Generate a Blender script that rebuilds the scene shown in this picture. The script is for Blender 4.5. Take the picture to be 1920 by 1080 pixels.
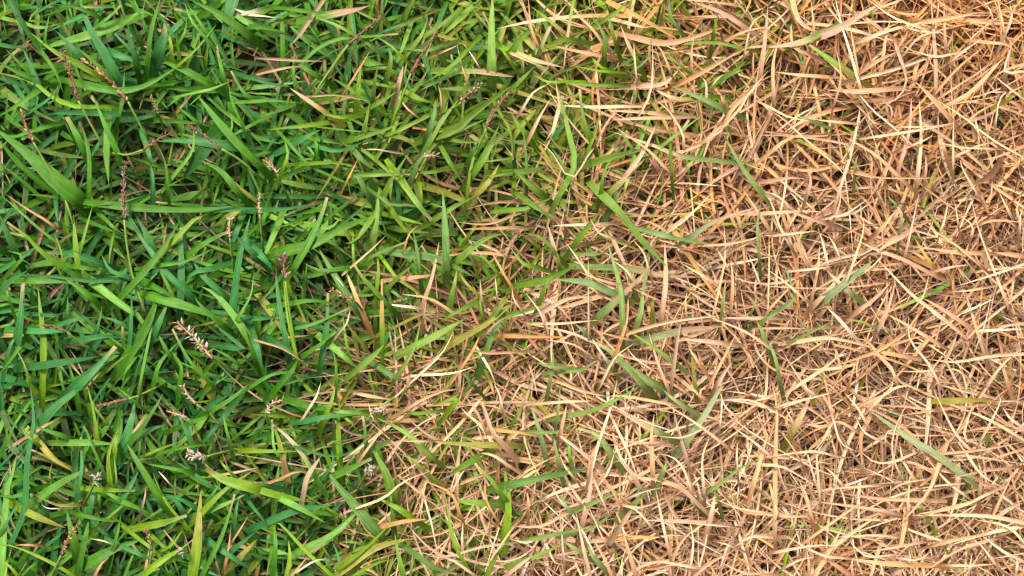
import bpy, math, random
import numpy as np
from mathutils import Vector

# ------------------------------------------------------------------ units
# Lengths are first worked out in "photograph pixels" (one = 0.15 mm on the ground) and turned to metres at the end.
S = 0.00015
H = 4000.0                     # camera height over the soil
FW, FH = 1920.0, 1080.0
rng = np.random.default_rng(7)
random.seed(7)

sc = bpy.context.scene
for o in list(bpy.data.objects):
    bpy.data.objects.remove(o)

# ------------------------------------------------------------------ camera, sky, sun, exposure
cam_d = bpy.data.cameras.new('camera')
cam_d.sensor_width = 36.0
cam_d.lens = 36.0 * H / FW
cam_d.clip_start = 0.01
cam_d.clip_end = 50.0
cam = bpy.data.objects.new('camera', cam_d)
cam.location = (0, 0, H * S)
cam.rotation_euler = (0, 0, 0)
sc.collection.objects.link(cam)
sc.camera = cam
cam_d.dof.use_dof = True
cam_d.dof.focus_distance = (H - 190) * S
cam_d.dof.aperture_fstop = 26.0

SUN_EL, SUN_AZ = math.radians(58), math.radians(-28)      # azimuth measured from +Y towards +X
w = bpy.data.worlds.new('World')
sc.world = w
w.use_nodes = True
nt = w.node_tree
nt.nodes.clear()
sky = nt.nodes.new('ShaderNodeTexSky')
sky.sky_type = 'NISHITA'
sky.sun_disc = False
sky.sun_elevation = SUN_EL
sky.sun_rotation = SUN_AZ
sky.air_density = 1.0
sky.dust_density = 8.0
sky.ozone_density = 0.6
bg = nt.nodes.new('ShaderNodeBackground')
bg.inputs['Strength'].default_value = 0.085
wo = nt.nodes.new('ShaderNodeOutputWorld')
nt.links.new(sky.outputs[0], bg.inputs['Color'])
nt.links.new(bg.outputs[0], wo.inputs['Surface'])

sun_d = bpy.data.lights.new('sun', 'SUN')
sun_d.energy = 3.3
sun_d.angle = math.radians(16)
sun_d.color = (1.0, 0.95, 0.88)
sun = bpy.data.objects.new('sun', sun_d)
dirv = Vector((math.cos(SUN_EL) * math.sin(SUN_AZ), math.cos(SUN_EL) * math.cos(SUN_AZ), math.sin(SUN_EL)))
sun.rotation_euler = dirv.to_track_quat('Z', 'Y').to_euler()
sc.collection.objects.link(sun)

sc.view_settings.view_transform = 'Standard'
sc.view_settings.look = 'None'
sc.view_settings.gamma = 1.0
sc.view_settings.use_curve_mapping = False
sc.view_settings.exposure = 0.75
sc.cycles.filter_width = 1.35
sc.cycles.max_bounces = 8
sc.cycles.diffuse_bounces = 4
sc.cycles.glossy_bounces = 2
sc.cycles.transmission_bounces = 5

# ------------------------------------------------------------------ materials
def new_mat(name):
    m = bpy.data.materials.new(name)
    m.use_nodes = True
    m.node_tree.nodes.clear()
    return m, m.node_tree.nodes, m.node_tree.links


def blade_material(name, rough, trans, vein, speck, spec=0.5, bump=0.25):
    """Leaf: the blade's own colour (attribute tint), lengthwise veins, specks; part of the light passes through."""
    m, N, L = new_mat(name)
    out = N.new('ShaderNodeOutputMaterial')
    at = N.new('ShaderNodeAttribute'); at.attribute_name = 'tint'
    bl = N.new('ShaderNodeAttribute'); bl.attribute_name = 'along'
    mp = N.new('ShaderNodeVectorMath'); mp.operation = 'MULTIPLY'
    mp.inputs[1].default_value = (9.0, 0.012, 37.0)
    L.new(bl.outputs['Vector'], mp.inputs[0])
    n1 = N.new('ShaderNodeTexNoise'); n1.inputs['Scale'].default_value = 1.0; n1.inputs['Detail'].default_value = 3.0
    L.new(mp.outputs[0], n1.inputs['Vector'])
    mp2 = N.new('ShaderNodeVectorMath'); mp2.operation = 'MULTIPLY'
    mp2.inputs[1].default_value = (1.6, 0.05, 91.0)
    L.new(bl.outputs['Vector'], mp2.inputs[0])
    n2 = N.new('ShaderNodeTexNoise'); n2.inputs['Scale'].default_value = 1.0; n2.inputs['Detail'].default_value = 4.0
    n2.inputs['Roughness'].default_value = 0.65
    L.new(mp2.outputs[0], n2.inputs['Vector'])
    r1 = N.new('ShaderNodeMapRange'); r1.inputs[1].default_value = 0.3; r1.inputs[2].default_value = 0.7
    r1.inputs[3].default_value = 1.0 - vein; r1.inputs[4].default_value = 1.0 + vein
    L.new(n1.outputs['Fac'], r1.inputs[0])
    r2 = N.new('ShaderNodeMapRange'); r2.inputs[1].default_value = 0.28; r2.inputs[2].default_value = 0.62
    r2.inputs[3].default_value = 1.0 - speck; r2.inputs[4].default_value = 1.0
    L.new(n2.outputs['Fac'], r2.inputs[0])
    mu = N.new('ShaderNodeMath'); mu.operation = 'MULTIPLY'
    L.new(r1.outputs[0], mu.inputs[0]); L.new(r2.outputs[0], mu.inputs[1])
    sc_ = N.new('ShaderNodeVectorMath'); sc_.operation = 'SCALE'
    L.new(at.outputs['Color'], sc_.inputs[0]); L.new(mu.outputs[0], sc_.inputs['Scale'])
    bp = N.new('ShaderNodeBump'); bp.inputs['Strength'].default_value = bump; bp.inputs['Distance'].default_value = 0.0002
    L.new(n1.outputs['Fac'], bp.inputs['Height'])
    pr = N.new('ShaderNodeBsdfPrincipled')
    pr.inputs['Roughness'].default_value = rough
    pr.inputs['Specular IOR Level'].default_value = spec
    L.new(sc_.outputs[0], pr.inputs['Base Color']); L.new(bp.outputs[0], pr.inputs['Normal'])
    tr = N.new('ShaderNodeBsdfTranslucent')
    tc = N.new('ShaderNodeMix'); tc.data_type = 'RGBA'; tc.blend_type = 'MULTIPLY'; tc.inputs[0].default_value = 1.0
    tc.inputs[7].default_value = (1.15, 1.05, 0.55, 1)
    L.new(sc_.outputs[0], tc.inputs[6]); L.new(tc.outputs[2], tr.inputs['Color'])
    mx = N.new('ShaderNodeMixShader'); mx.inputs[0].default_value = trans
    L.new(pr.outputs[0], mx.inputs[1]); L.new(tr.outputs[0], mx.inputs[2])
    L.new(mx.outputs[0], out.inputs['Surface'])
    return m


def plain_material(name, col, rough=0.7, var=0.25, scale=900.0, spec=0.3):
    m, N, L = new_mat(name)
    out = N.new('ShaderNodeOutputMaterial')
    tx = N.new('ShaderNodeTexCoord')
    n1 = N.new('ShaderNodeTexNoise'); n1.inputs['Scale'].default_value = scale; n1.inputs['Detail'].default_value = 4.0
    L.new(tx.outputs['Object'], n1.inputs['Vector'])
    mix = N.new('ShaderNodeMix'); mix.data_type = 'RGBA'
    mix.inputs[6].default_value = tuple(c * (1 - var) for c in col) + (1,)
    mix.inputs[7].default_value = tuple(min(1, c * (1 + var)) for c in col) + (1,)
    L.new(n1.outputs['Fac'], mix.inputs[0])
    pr = N.new('ShaderNodeBsdfPrincipled')
    pr.inputs['Roughness'].default_value = rough
    pr.inputs['Specular IOR Level'].default_value = spec
    L.new(mix.outputs[2], pr.inputs['Base Color'])
    bp = N.new('ShaderNodeBump'); bp.inputs['Strength'].default_value = 0.4; bp.inputs['Distance'].default_value = 0.0003
    L.new(n1.outputs['Fac'], bp.inputs['Height']); L.new(bp.outputs[0], pr.inputs['Normal'])
    L.new(pr.outputs[0], out.inputs['Surface'])
    return m


M_GREEN = blade_material('green_leaf', 0.52, 0.26, 0.28, 0.36, 0.26)
M_DRY = blade_material('dry_leaf', 0.6, 0.2, 0.22, 0.28, 0.25)
M_SOIL = plain_material('soil', (0.045, 0.028, 0.016), 0.95, 0.5, 160.0)
M_STEM = plain_material('seed_stem', (0.17, 0.27, 0.04), 0.5, 0.25)
M_RUST = plain_material('rust_husk', (0.30, 0.12, 0.055), 0.6, 0.45, 1500)
M_BROWN = plain_material('brown_husk', (0.17, 0.085, 0.05), 0.6, 0.5, 1500)
M_PURPLE = plain_material('purple_husk', (0.26, 0.13, 0.16), 0.6, 0.4, 1500)
M_LILAC = plain_material('lilac_husk', (0.33, 0.23, 0.26), 0.6, 0.35, 1500)
M_CREAM = plain_material('cream_husk', (0.40, 0.28, 0.14), 0.6, 0.3, 1500)
M_WHITE = plain_material('white_petal', (0.46, 0.43, 0.34), 0.6, 0.15, 1500)
M_TANH = plain_material('tan_husk', (0.55, 0.30, 0.12), 0.6, 0.35, 1500)
m, N, L = new_mat('water')
out = N.new('ShaderNodeOutputMaterial'); gl = N.new('ShaderNodeBsdfPrincipled')
gl.inputs['Roughness'].default_value = 0.02; gl.inputs['IOR'].default_value = 1.33
gl.inputs['Transmission Weight'].default_value = 1.0; gl.inputs['Base Color'].default_value = (1, 1, 1, 1)
L.new(gl.outputs[0], out.inputs['Surface']); M_WATER = m

COL = {
    'g': (0.076, 0.232, 0.014), 'b': (0.050, 0.205, 0.046), 'l': (0.150, 0.345, 0.045), 'y': (0.175, 0.315, 0.014),
    'd': (0.028, 0.125, 0.012), 'o': (0.310, 0.300, 0.048), 'a': (0.600, 0.310, 0.110), 't': (0.630, 0.358, 0.188),
    's': (0.710, 0.490, 0.300), 'w': (0.730, 0.590, 0.420), 'k': (0.330, 0.230, 0.150), 'p': (0.560, 0.345, 0.215), 'e': (0.270, 0.330, 0.150), 'n': (0.150, 0.084, 0.044)}
CWORD = {'g': 'mid-green', 'b': 'blue-green', 'l': 'light green', 'y': 'yellow-green', 'd': 'dark green', 'o': 'olive green', 'e': 'sage green',
         'a': 'amber', 't': 'tan', 's': 'pale straw', 'w': 'whitish', 'p': 'pinkish brown', 'n': 'brown', 'k': 'dull brown'}
GREENS = 'gblydoe'
# colour width  base ... tip   (three units to a photograph pixel, per tile)
TRACES = {
(0, 0): """
b 55 650,430 580,290 500,150 440,-30
b 72 1320,-40 1280,100 1243,245
d 42 50,-20 130,140 230,290
g 26 235,290 310,400 357,525
b 32 -30,243 80,264 158,256
l 60 700,120 500,195 360,235 205,283
y 34 560,430 420,350 300,285 155,170
g 42 450,470 640,510 760,500 880,450 1010,365
y 16 1010,360 1110,270 1215,140
g 92 430,1110 300,1000 150,860 -30,720
d 32 765,365 735,240 700,130 670,50
g 32 830,350 850,170 905,-20
b 72 890,310 915,230 935,135
y 26 968,315 960,240 940,160
b 42 640,300 770,345 858,376
g 52 1450,920 1330,800 1200,650 1100,520
l 20 1095,522 1190,500 1300,455
b 55 1290,820 1050,790 885,795
d 95 1190,780 1120,880 1030,1010
l 45 605,730 600,870 612,1035
g 50 478,855 430,760 375,655
g 32 500,1090 500,860 455,690
g 34 665,870 590,700 520,530
b 34 650,640 420,632 230,645
g 26 260,715 150,745 30,795
b 42 215,485 180,390 130,275
y 28 560,600 430,600 300,550 180,460 -20,405
g 34 200,445 90,400 -20,345
g 36 205,515 100,590 -10,655
b 28 150,580 190,640 243,722
g 26 670,645 690,560 700,400
y 14 800,850 720,872 640,860
b 38 830,840 845,890 852,955
g 52 1395,195 1290,115 1190,55 1080,5
l>w 34 1450,60 1380,72 1312,45
l 50 1450,150 1370,115 1280,55
g 46 1165,465 1040,395 880,330
g 36 1260,450 1240,360 1215,255
g 20 1185,225 1120,120 1050,20
g 28 625,440 520,340 410,250
l 25 980,985 1080,850 1090,730
g 22 945,1070 930,920 890,820
l 20 1290,760 1305,710 1302,650
l 26 130,130 230,155 330,135
y 18 230,120 160,110 235,35
g 26 545,150 620,90 680,30
g 40 1340,1080 1240,960 1120,900
b 30 860,1090 860,1000 840,900
g 20 1360,700 1300,560 1290,480
b 34 470,330 400,260 310,170
g 22 830,180 800,90 820,-10
g 26 1000,250 1040,180 1050,110
y 22 0,90 30,60 10,-20
g 24 1440,560 1370,520 1300,400
g 26 540,90 430,40 310,25
b 24 180,620 270,560 330,490
g 22 250,240 260,160 280,80
b 22 1010,220 960,180 890,60
l 28 700,130 780,70 835,70
l 20 1170,230 1080,120 1040,20
g 30 1120,700 1050,640 1000,600
""",
(480, 0): """
l>p 46 350,95 470,70 560,55 640,30
g 26 180,50 290,62 400,78
b 26 30,150 110,100 260,20
g 30 -20,150 70,160 180,190
w 16 -20,85 50,92 110,100
g 32 150,330 148,180 140,40
p 24 310,100 250,190 190,260
g 18 320,545 400,430 480,290 530,240
g 26 250,360 350,270 480,215 640,205 800,190
l 20 560,200 450,140 320,92
d 28 700,300 620,240 570,190
l 28 880,265 930,200 965,110
b 30 1035,262 960,285 835,275
l 36 1130,120 1090,160 1040,205
g 30 940,210 1040,140 1180,20
l 56 1325,400 1325,200 1330,-30
l>p 38 1110,400 1240,400 1340,415 1450,432
g 28 1180,290 1100,370 960,460
b 30 1130,380 1040,450 920,490
y 28 835,565 920,470 978,370
y 36 570,550 580,450 592,360
g 30 225,500 210,400 215,290
l 22 -20,570 100,565 250,580
b 26 -20,440 80,470 200,490
y 28 530,655 470,660 370,640
y 28 400,690 250,710 60,730
o>p 32 400,640 300,570 190,495
g 32 650,600 720,560 795,515
g 30 560,780 700,740 840,680
l 26 890,690 810,730 720,770
g 22 670,470 760,490 795,510
g 28 600,760 620,680 640,570
b 42 210,810 300,760 370,725
b 30 340,820 460,850 600,800
g 26 1040,700 1010,640 1020,560
b 42 975,740 1000,650 1010,560
l 34 975,800 1030,700 1100,610 1140,560
g 55 1010,760 1130,720 1230,630 1440,480
b 30 1010,760 1150,730 1290,670
g 46 1225,970 1290,870 1370,700
y 18 1190,1080 1210,940 1270,760
y 18 1375,640 1430,740 1445,900
g 34 870,530 930,560 1010,580
g 26 720,1080 800,950 860,860
y 22 300,920 410,915 560,930
g 20 180,800 290,920 420,990 620,1075
y 30 150,950 180,870 160,790
g 30 340,860 340,810 320,770
b 34 560,860 620,920 700,970
b 26 370,800 370,760 395,735
l 26 640,985 770,980 880,980
g 30 1060,950 960,970 850,955
g 28 1060,860 1100,930 1175,1050
o 40 1250,1080 1310,1020 1370,920
g 24 1390,1030 1320,1060 1250,1100
y 36 800,1000 840,1060 860,1100
a 12 510,1020 540,960 570,900
a 12 515,490 560,420 640,290
s 12 340,540 460,535 640,570
t 12 900,650 850,610 800,540
w 10 740,850 680,840 610,840
t 14 90,400 180,380 290,370
p 14 80,330 240,340 380,345
p 30 795,500 810,440 828,370
t 14 1050,290 1100,270 1150,245
t 10 1190,460 1160,380 1130,250
s 10 1250,370 1220,320 1170,250
a 14 970,730 1040,740 1080,720
t 10 1040,620 1040,540 1025,480
g 28 760,760 860,790 930,880
g 20 770,680 800,580 850,340
g 22 1120,790 1200,800 1290,790
g 24 1430,970 1350,990 1290,985
d 40 1210,500 1100,500 1020,500
b 24 1450,880 1440,760 1370,700
b 30 1215,860 1240,800 1200,760
g 26 660,540 670,440 690,360
g 34 350,430 270,380 190,310
b 30 880,990 920,900 1030,800
g 34 740,420 760,330 740,250
y 24 830,330 760,260 670,200
b 34 620,1080 560,980 520,1060
y 22 1440,360 1400,300 1350,250
""",
(0, 360): """
g>y 34 440,480 250,350 150,250 40,170
b 46 555,400 440,355 340,340 240,345
y 34 440,430 425,300 412,120
y 12 350,430 345,340 305,235
y 12 410,180 380,80 345,-20
b 24 720,490 500,500 300,475 30,462
y 40 240,1090 245,850 225,650 212,520
y 12 165,1080 140,980 75,850
b 55 95,850 120,680 130,510
b 30 40,950 60,860 120,770
b 46 200,980 370,955 560,925
b 60 430,1090 540,990 650,870
s 10 470,1030 430,940 395,890
l 50 550,530 690,640 780,700 840,800
g 60 700,950 810,780 870,640 895,530
g 44 880,540 920,560 985,600
g 54 880,595 1040,640 1180,690 1290,745
b 46 1015,620 1020,430 1020,200
g 40 690,580 820,440 920,310 1010,165
y 38 900,350 1010,240 1100,150 1190,118
g 42 560,65 800,90 1100,100 1340,75
b 38 1120,100 1300,98 1450,90
g 30 530,70 610,62 720,70
b 40 870,330 810,210 750,110
b 40 1050,560 930,450 860,350 720,150
l 50 1400,820 1310,690 1220,580 1130,530
l 22 970,580 900,440 860,380
b 44 1310,640 1350,350 1410,130
b 40 1440,360 1380,300 1300,220
g 38 1090,330 1180,270 1290,220
g 24 880,415 1040,390 1200,320
b 46 875,780 910,700 945,620
g 26 960,930 920,860 870,760
l 20 790,1070 830,870 875,650
g 30 870,1060 900,960 1000,845
y 16 620,990 680,940 740,900
g 40 150,500 350,500 470,535
g 40 520,600 450,540 340,470
g 32 420,420 500,430 590,440
b 32 720,480 620,440 570,350
l 20 450,340 480,220 520,80
l 16 330,290 200,190 90,90 20,30
b 42 -20,580 60,500 160,440
g 28 80,420 130,360 40,330
g 20 60,630 40,570 35,500
d 46 90,340 40,230 -10,110
a 14 300,190 230,140 160,100 30,10
b 28 330,750 430,715 540,705
b 30 720,760 640,720 560,700
b 34 450,830 600,810 710,830
b 40 150,780 260,785 420,780
g 34 640,860 480,740 430,680
b 26 370,710 380,650 380,590
b 22 540,780 560,720 575,640
g 34 1240,740 1130,640 1095,590
b 26 1310,690 1380,700 1450,700
b 36 1290,870 1370,880 1200,740
g 22 1330,960 1260,910 1180,870
g 24 1170,1060 1060,940 970,770
g 30 1010,1080 1020,980 960,890
b 36 1190,430 1080,460 1040,540
l 16 1350,690 1410,580 1425,480
g 22 1160,1000 1210,950 1240,900
g 24 560,190 660,230 720,260
g 26 600,160 640,200 700,240
b 28 730,850 740,700 740,560
g 30 130,840 70,930 0,1020
b 26 230,690 300,695 365,680
g 30 1430,930 1380,790 1370,730
b 40 1240,560 1130,460 1080,370
g 22 740,960 700,1020 690,1090
g 20 580,590 480,560 400,470
""",
(480, 360): """
g 62 170,330 330,290 470,210 670,130
b 30 50,100 170,95 300,70
g 46 210,430 300,280 370,130 400,30
d 22 380,250 560,120 690,0
l 42 660,250 680,120 690,-20
b 20 700,30 760,70 880,75 1000,120
l 44 850,-20 920,80 990,160
b 46 1070,400 1065,220 1050,-10
g 34 1010,150 1120,80 1240,20
b 52 735,330 880,355 1020,375 1230,478
g 40 1140,380 1220,310 1300,260 1400,230
b 40 550,630 450,480 340,300
b 46 10,340 60,390 105,460
g 32 730,620 600,480 550,400
b 38 175,870 140,680 115,500 115,430
y 16 230,930 180,720 155,500
b 40 370,940 400,750 405,570
g 30 180,630 330,610 470,640
b 36 -20,710 60,710 130,700
g 22 210,770 330,740 530,650
g 30 500,430 360,440 270,400
b 26 920,450 905,320 880,210
g 30 740,540 820,460 900,400
y>a 28 710,840 708,680 708,490
a>t 28 610,700 560,580 500,430
s 12 550,410 640,330 730,245
a 12 835,320 860,240 915,185
p 22 950,600 990,480 1030,280
t 16 1110,680 980,600 820,575
t 16 940,720 960,590 1000,480
o 20 780,760 900,700 1030,655
y 22 730,400 800,490 940,590
l 46 890,870 1060,780 1195,700
y 22 680,540 690,420 670,310
t 26 840,485 930,475 1010,465
l 36 1100,590 1120,500 1130,440
o 24 1240,570 1180,510 1140,450
o 44 1120,840 1280,750 1445,630
g 34 1320,720 1380,640 1430,580
b 44 1280,940 1330,800 1400,690
p>t 14 1450,130 1300,180 1120,168
p>a 18 1450,200 1300,205 1165,210
a 16 1440,540 1370,420 1310,310
w 10 1355,580 1350,520 1345,480
p 20 1270,620 1265,560 1260,490
l 40 590,980 660,920 730,850
l 44 440,880 500,930 565,990
b 38 150,870 230,920 350,960
b 46 -10,830 20,930 30,1000
g 22 -20,1090 80,1030 170,1015 300,1040
l 24 810,1010 880,900 930,720
b 40 700,990 780,1040 850,1065
g 40 130,1090 200,1010 240,930
s 14 870,1070 970,980 1050,900 1110,790
t 12 900,1000 990,950 1060,860
w 14 945,1030 1100,1020 1220,985
s 14 1280,940 1320,1010 1350,1090
a 18 1160,980 1220,890 1260,800
p 18 1440,900 1300,905 1170,880
p 14 1300,790 1360,730 1440,690
t 14 10,835 150,880 270,960
s 12 470,790 510,740 530,660
w 10 500,540 470,500 440,470
g 24 580,580 640,580 720,560
y 20 520,900 500,800 490,700
g 30 270,920 370,850 460,760
g 30 1180,650 1100,690 1040,730
b 22 1220,1080 1150,1000 1100,940
b 22 770,560 840,610 860,600
p>w 22 890,650 800,640 730,630
g 24 600,390 720,330 850,280
l 20 550,400 545,320 545,230
g 22 210,170 160,190 120,195
l 30 350,190 420,200 480,140
g 22 360,180 440,120 520,70
g 26 480,120 400,60 300,120
g 26 1060,450 1000,400 930,300
g 34 650,150 560,270 500,290
y 14 1270,700 1260,600 1290,560
g 22 1360,460 1280,370 1200,350
g 22 450,1070 450,960 420,850
""",
(0, 720): """
b 62 235,215 310,130 400,60 490,-20
b 34 60,900 140,700 150,450 190,200 165,-20
l 50 0,1100 40,600 70,500 95,395
g 34 380,300 290,270 190,235
g 28 160,605 80,632 -20,628
b 20 -10,860 60,740 110,650
y>o 46 140,715 240,760 370,810
o 40 230,340 300,420 410,490
l 50 245,620 350,550 490,480
b 26 440,600 460,470 455,300
l 40 395,330 520,330 660,340
y 30 620,570 610,400 660,260
y 34 640,410 650,330 665,250
l 16 655,560 650,480 640,400
g 50 900,640 800,480 710,330
y 20 1070,820 960,700 900,600 860,500
b 46 665,665 720,590 780,490
g 42 660,650 780,700 850,735
y 34 540,590 630,595 760,600
l 28 670,650 600,610 540,570
b 40 500,730 520,640 530,580
g 60 430,940 400,820 375,710
g 44 450,1010 480,870 500,760
y 20 600,760 680,690 720,650
g 24 630,950 660,850 680,740
y 46 820,800 920,780 1050,740
y 36 1130,730 1260,600 1425,485
l 36 1140,725 1280,670 1400,610
y 70 1450,590 1330,560 1240,530 1160,475
y>o 60 1080,1090 1110,880 1130,600
g 28 1140,1070 1250,850 1320,620
b 44 1210,910 1300,970 1405,1040
b 40 1030,720 980,640 920,620
b 36 1110,700 1000,640 920,630
b 26 1210,590 1100,510 980,430
g 30 1050,490 940,470 830,450
b 44 1090,360 1040,240 1000,170
g 30 740,320 850,170 920,50
b 60 700,340 740,200 760,90
g 20 760,100 700,50 660,20
y 20 830,395 890,370 1010,325
g 26 930,380 1060,350 1200,340
b 40 770,300 860,250 940,230
g 34 560,300 600,240 655,150
y 14 590,210 520,110 490,10
y 22 550,320 530,180 500,30
g 20 585,500 520,350 470,220
g 18 780,400 790,330 770,260
l 24 1290,320 1270,240 1255,165
g 36 1190,150 1290,90 1400,0
g 34 1040,230 1140,190 1200,160
y 16 1130,320 1100,260 1070,220
y 22 430,1090 300,1010 100,920 -10,900
y 22 100,1080 60,1030 -10,980
b 26 260,910 310,870 370,820
g 24 120,1080 170,1030 220,990
y 24 870,870 960,960 1010,1080
y 40 800,1080 900,1000 1060,900
y 26 780,870 880,950 960,1080
y 24 900,940 960,910 1030,820
b 32 700,920 790,960 880,990
g 60 490,1010 640,930 810,870
a 20 530,1080 570,1010 620,970
a 20 1225,1030 1215,990 1212,955
a 14 1270,1000 1290,900 1300,790
a 12 1310,880 1350,820 1395,745
a 14 200,908 140,905 85,908
t 18 180,280 260,230 350,180
o 22 430,680 320,680 190,620
w 12 950,555 920,520 890,490
w 10 615,895 570,880 510,870
w 10 330,700 270,700 235,680
s 14 800,690 815,630 820,580
t 20 820,1040 830,980 840,930
b 34 1290,950 1350,900 1440,830
o 34 1340,980 1400,920 1450,870
b 26 1320,780 1330,700 1345,640
b 20 1090,1000 1200,1070 1300,1090
g 20 1160,660 1210,600 1260,520
b 18 1440,270 1400,290 1380,300
y 24 1300,500 1260,460 1235,425
l 18 700,1080 740,980 765,930
g 30 480,740 560,760 680,775
l 24 200,330 150,290 120,240
g 28 20,360 60,280 90,200
""",
(480, 720): """
g 46 220,100 330,130 480,150
y 36 395,170 430,80 445,10
y 38 470,470 462,250 470,100
b 36 320,200 430,180 590,170
g 44 590,170 480,160 340,110
l>s 32 340,530 250,380 170,290 95,230
a>y 30 155,430 125,310 100,240
y 30 -20,375 110,378 250,380
b 14 250,360 380,400 520,390 650,290
y 46 -20,580 120,625 320,665
l 40 150,650 250,700 390,780
b 46 80,770 230,710 440,680
y 26 440,1090 280,940 150,800 70,755
g 36 100,1010 110,900 100,780
o>y 32 170,1090 190,980 183,880
l 44 290,920 440,840 590,700
b 60 670,820 570,700 450,560 380,450
y 30 480,1030 620,920 770,770
o 60 470,1050 650,930 860,870
b 26 380,520 440,440 420,370
s 30 270,610 290,520 370,400
a 18 160,520 220,495 280,495
g 46 440,515 560,460 650,420
g 60 770,640 730,500 650,360
y 18 745,600 720,500 670,360
b 30 620,330 610,240 600,180
b 36 590,175 640,195 670,200
l 34 980,400 850,280 680,190
b 40 670,360 730,330 780,300
l 22 935,480 890,430 830,395
s 14 575,695 720,640 830,550 980,490
y 40 875,750 800,700 680,640
g 30 770,760 760,650 760,600
o 36 1400,345 1200,340 960,320
t 14 960,322 880,322 800,320
t 16 610,390 670,310 730,230
p 18 1290,260 1240,150 1170,60
p 34 1395,350 1320,260 1270,110 1230,80
s 22 1345,360 1270,240 1190,170 1150,130
s 18 1415,455 1330,400 1240,385
s 12 1110,590 1180,470 1280,400
y 34 1100,130 1140,75 1000,120
t 18 865,130 950,80 1090,30
l 26 1005,155 900,165 820,155
y 22 1170,1000 1110,880 1060,600
y 50 1405,840 1420,700 1400,480
l 50 1295,670 1200,665 1120,655
g 36 1390,640 1330,550 1240,460
g 50 1240,420 1150,470 1080,520
a 16 1150,740 1100,620 1010,570 930,540
a 28 780,785 850,770 960,760
a 14 1350,760 1290,640 1290,460
p 14 1120,1000 1000,940 930,880 850,790
w 14 1440,895 1250,920 1080,970 890,942
s 14 1220,1070 1100,990 980,970
t 12 1430,830 1340,960 1290,1040
g 34 1290,1090 1350,970 1400,890
b 40 900,960 1000,1030 1130,1070
g 34 830,1080 800,960 780,840
g 24 870,1070 880,990 880,940
y 20 540,1080 700,1000 770,995
b 20 480,1080 460,960 430,890
g 24 420,1040 390,990 390,960
l 22 600,900 540,890 470,890
s 14 1160,910 1160,850 1165,780
s 18 1170,910 1220,850 1245,790
t 14 870,570 930,620 1010,660
s 12 900,760 930,680 935,600
s 12 960,690 990,800 1020,950
w 14 300,135 340,70 365,-10
s 14 730,110 800,60 850,0
w 14 1385,135 1370,60 1340,0
s 10 680,220 650,180 630,100
t 16 200,1080 250,1020 290,970
w 12 240,1050 320,1000 400,980
a 18 300,940 350,920 410,870
b 30 60,570 20,560 -10,560
b 24 -10,700 30,750 80,830
l 24 130,400 100,360 90,200
g 30 30,260 50,240 120,250
g 26 480,430 470,320 400,340
y 18 500,190 540,220 570,270
g 24 570,1090 600,1060 670,1080
l 26 600,1000 670,930 750,870
""",
(960, 0): """
t 14 150,260 110,160 90,-20
t>y 24 300,190 200,110 105,35
l>s 26 150,300 220,140 310,20
y>s 20 350,-20 320,150 290,390
t 18 510,240 440,150 360,85
g 34 0,280 80,190 190,120
y>s 34 -20,280 100,330 290,380
s 16 20,310 110,350 210,388
l 34 270,1090 350,930 320,750 245,460
s 10 280,640 260,560 245,450
g 30 440,770 400,660 380,500
y 22 420,860 470,740 500,620
t 20 110,750 160,650 215,560
s 20 620,600 450,602 240,592
t 22 830,640 720,630 520,620
p 22 890,660 720,665 560,675
g 42 470,910 600,870 740,840
p 26 640,990 740,850 815,690
l>p 34 540,1090 650,990 750,890
g>l 22 810,850 920,760 1080,640
l>s 28 1210,910 960,880 800,820 560,740
p 20 1230,960 1150,1010 1060,1080
t 16 870,950 760,840 580,715
y>s 26 1050,550 920,555 760,480
g 36 1200,615 1080,560 890,480
p>s 30 730,480 850,470 940,390
s 14 715,645 770,540 790,400 790,250
a>t 26 940,470 1080,400 1260,300 1290,290
t 32 690,210 820,240 950,230 1200,150
l 20 1290,270 1150,240 950,245 700,260
s 14 1170,730 1290,600 1330,530 1440,400
t 24 1180,720 1250,600 1440,430
p 28 1290,140 1180,70 1030,15
y 26 1130,210 1140,150 1160,80
b 26 935,155 890,90 885,-20
g 32 1170,450 1250,400 1320,340
s 12 1130,475 1160,440 1190,420
a 28 640,60 760,120 920,215
p 24 645,130 720,150 790,160
y>p 26 700,340 650,240 610,140
y 30 540,395 490,370 430,300
g 20 960,380 890,320 865,260
t 14 890,400 850,300 800,240
s 14 1095,555 1090,460 1050,420
s 14 965,830 960,750 880,620 800,560
t 16 880,630 860,570 850,540
s 12 1310,290 1350,130 1440,70
p 24 1400,410 1420,250 1440,30
t 16 1250,200 1330,170 1450,150
y 30 1400,1080 1300,950 1180,740
p 22 1100,780 1200,700 1280,740
t 22 910,870 1050,820 1150,770
s 16 1090,790 1170,740 1210,700
p 14 1190,600 1180,560 1170,520
t 20 560,230 590,220 530,120
y 26 580,230 560,160 535,60
l 28 540,100 600,60 660,-10
g 30 520,300 520,200 450,80
g 26 690,850 650,800 600,720
b 14 680,400 770,320 780,190
s 12 700,430 690,330 685,240
y 20 290,460 200,460 120,420
g 26 580,480 500,480 240,460
y 16 560,405 500,400 340,370
g 40 -20,970 90,965 210,930
b 20 80,990 80,900 60,700
g 46 160,1090 70,1010 20,970
y 34 80,760 20,680 -10,620
g 28 0,500 60,440 140,360
s 10 430,870 330,1000 220,850 140,790
t 12 490,770 540,680 600,620
s 16 60,610 120,520 220,465
g 34 350,230 280,220 200,250
b 24 120,310 130,280 150,260
t 20 480,310 330,280 220,255
g 24 500,1070 520,960 580,860
g 22 900,1000 890,840 890,680
g 26 300,990 270,900 220,830
s 20 250,660 230,730 190,790
t 18 1450,260 1340,265 1280,290
t 14 1010,390 1010,280 1030,200
""",
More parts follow.
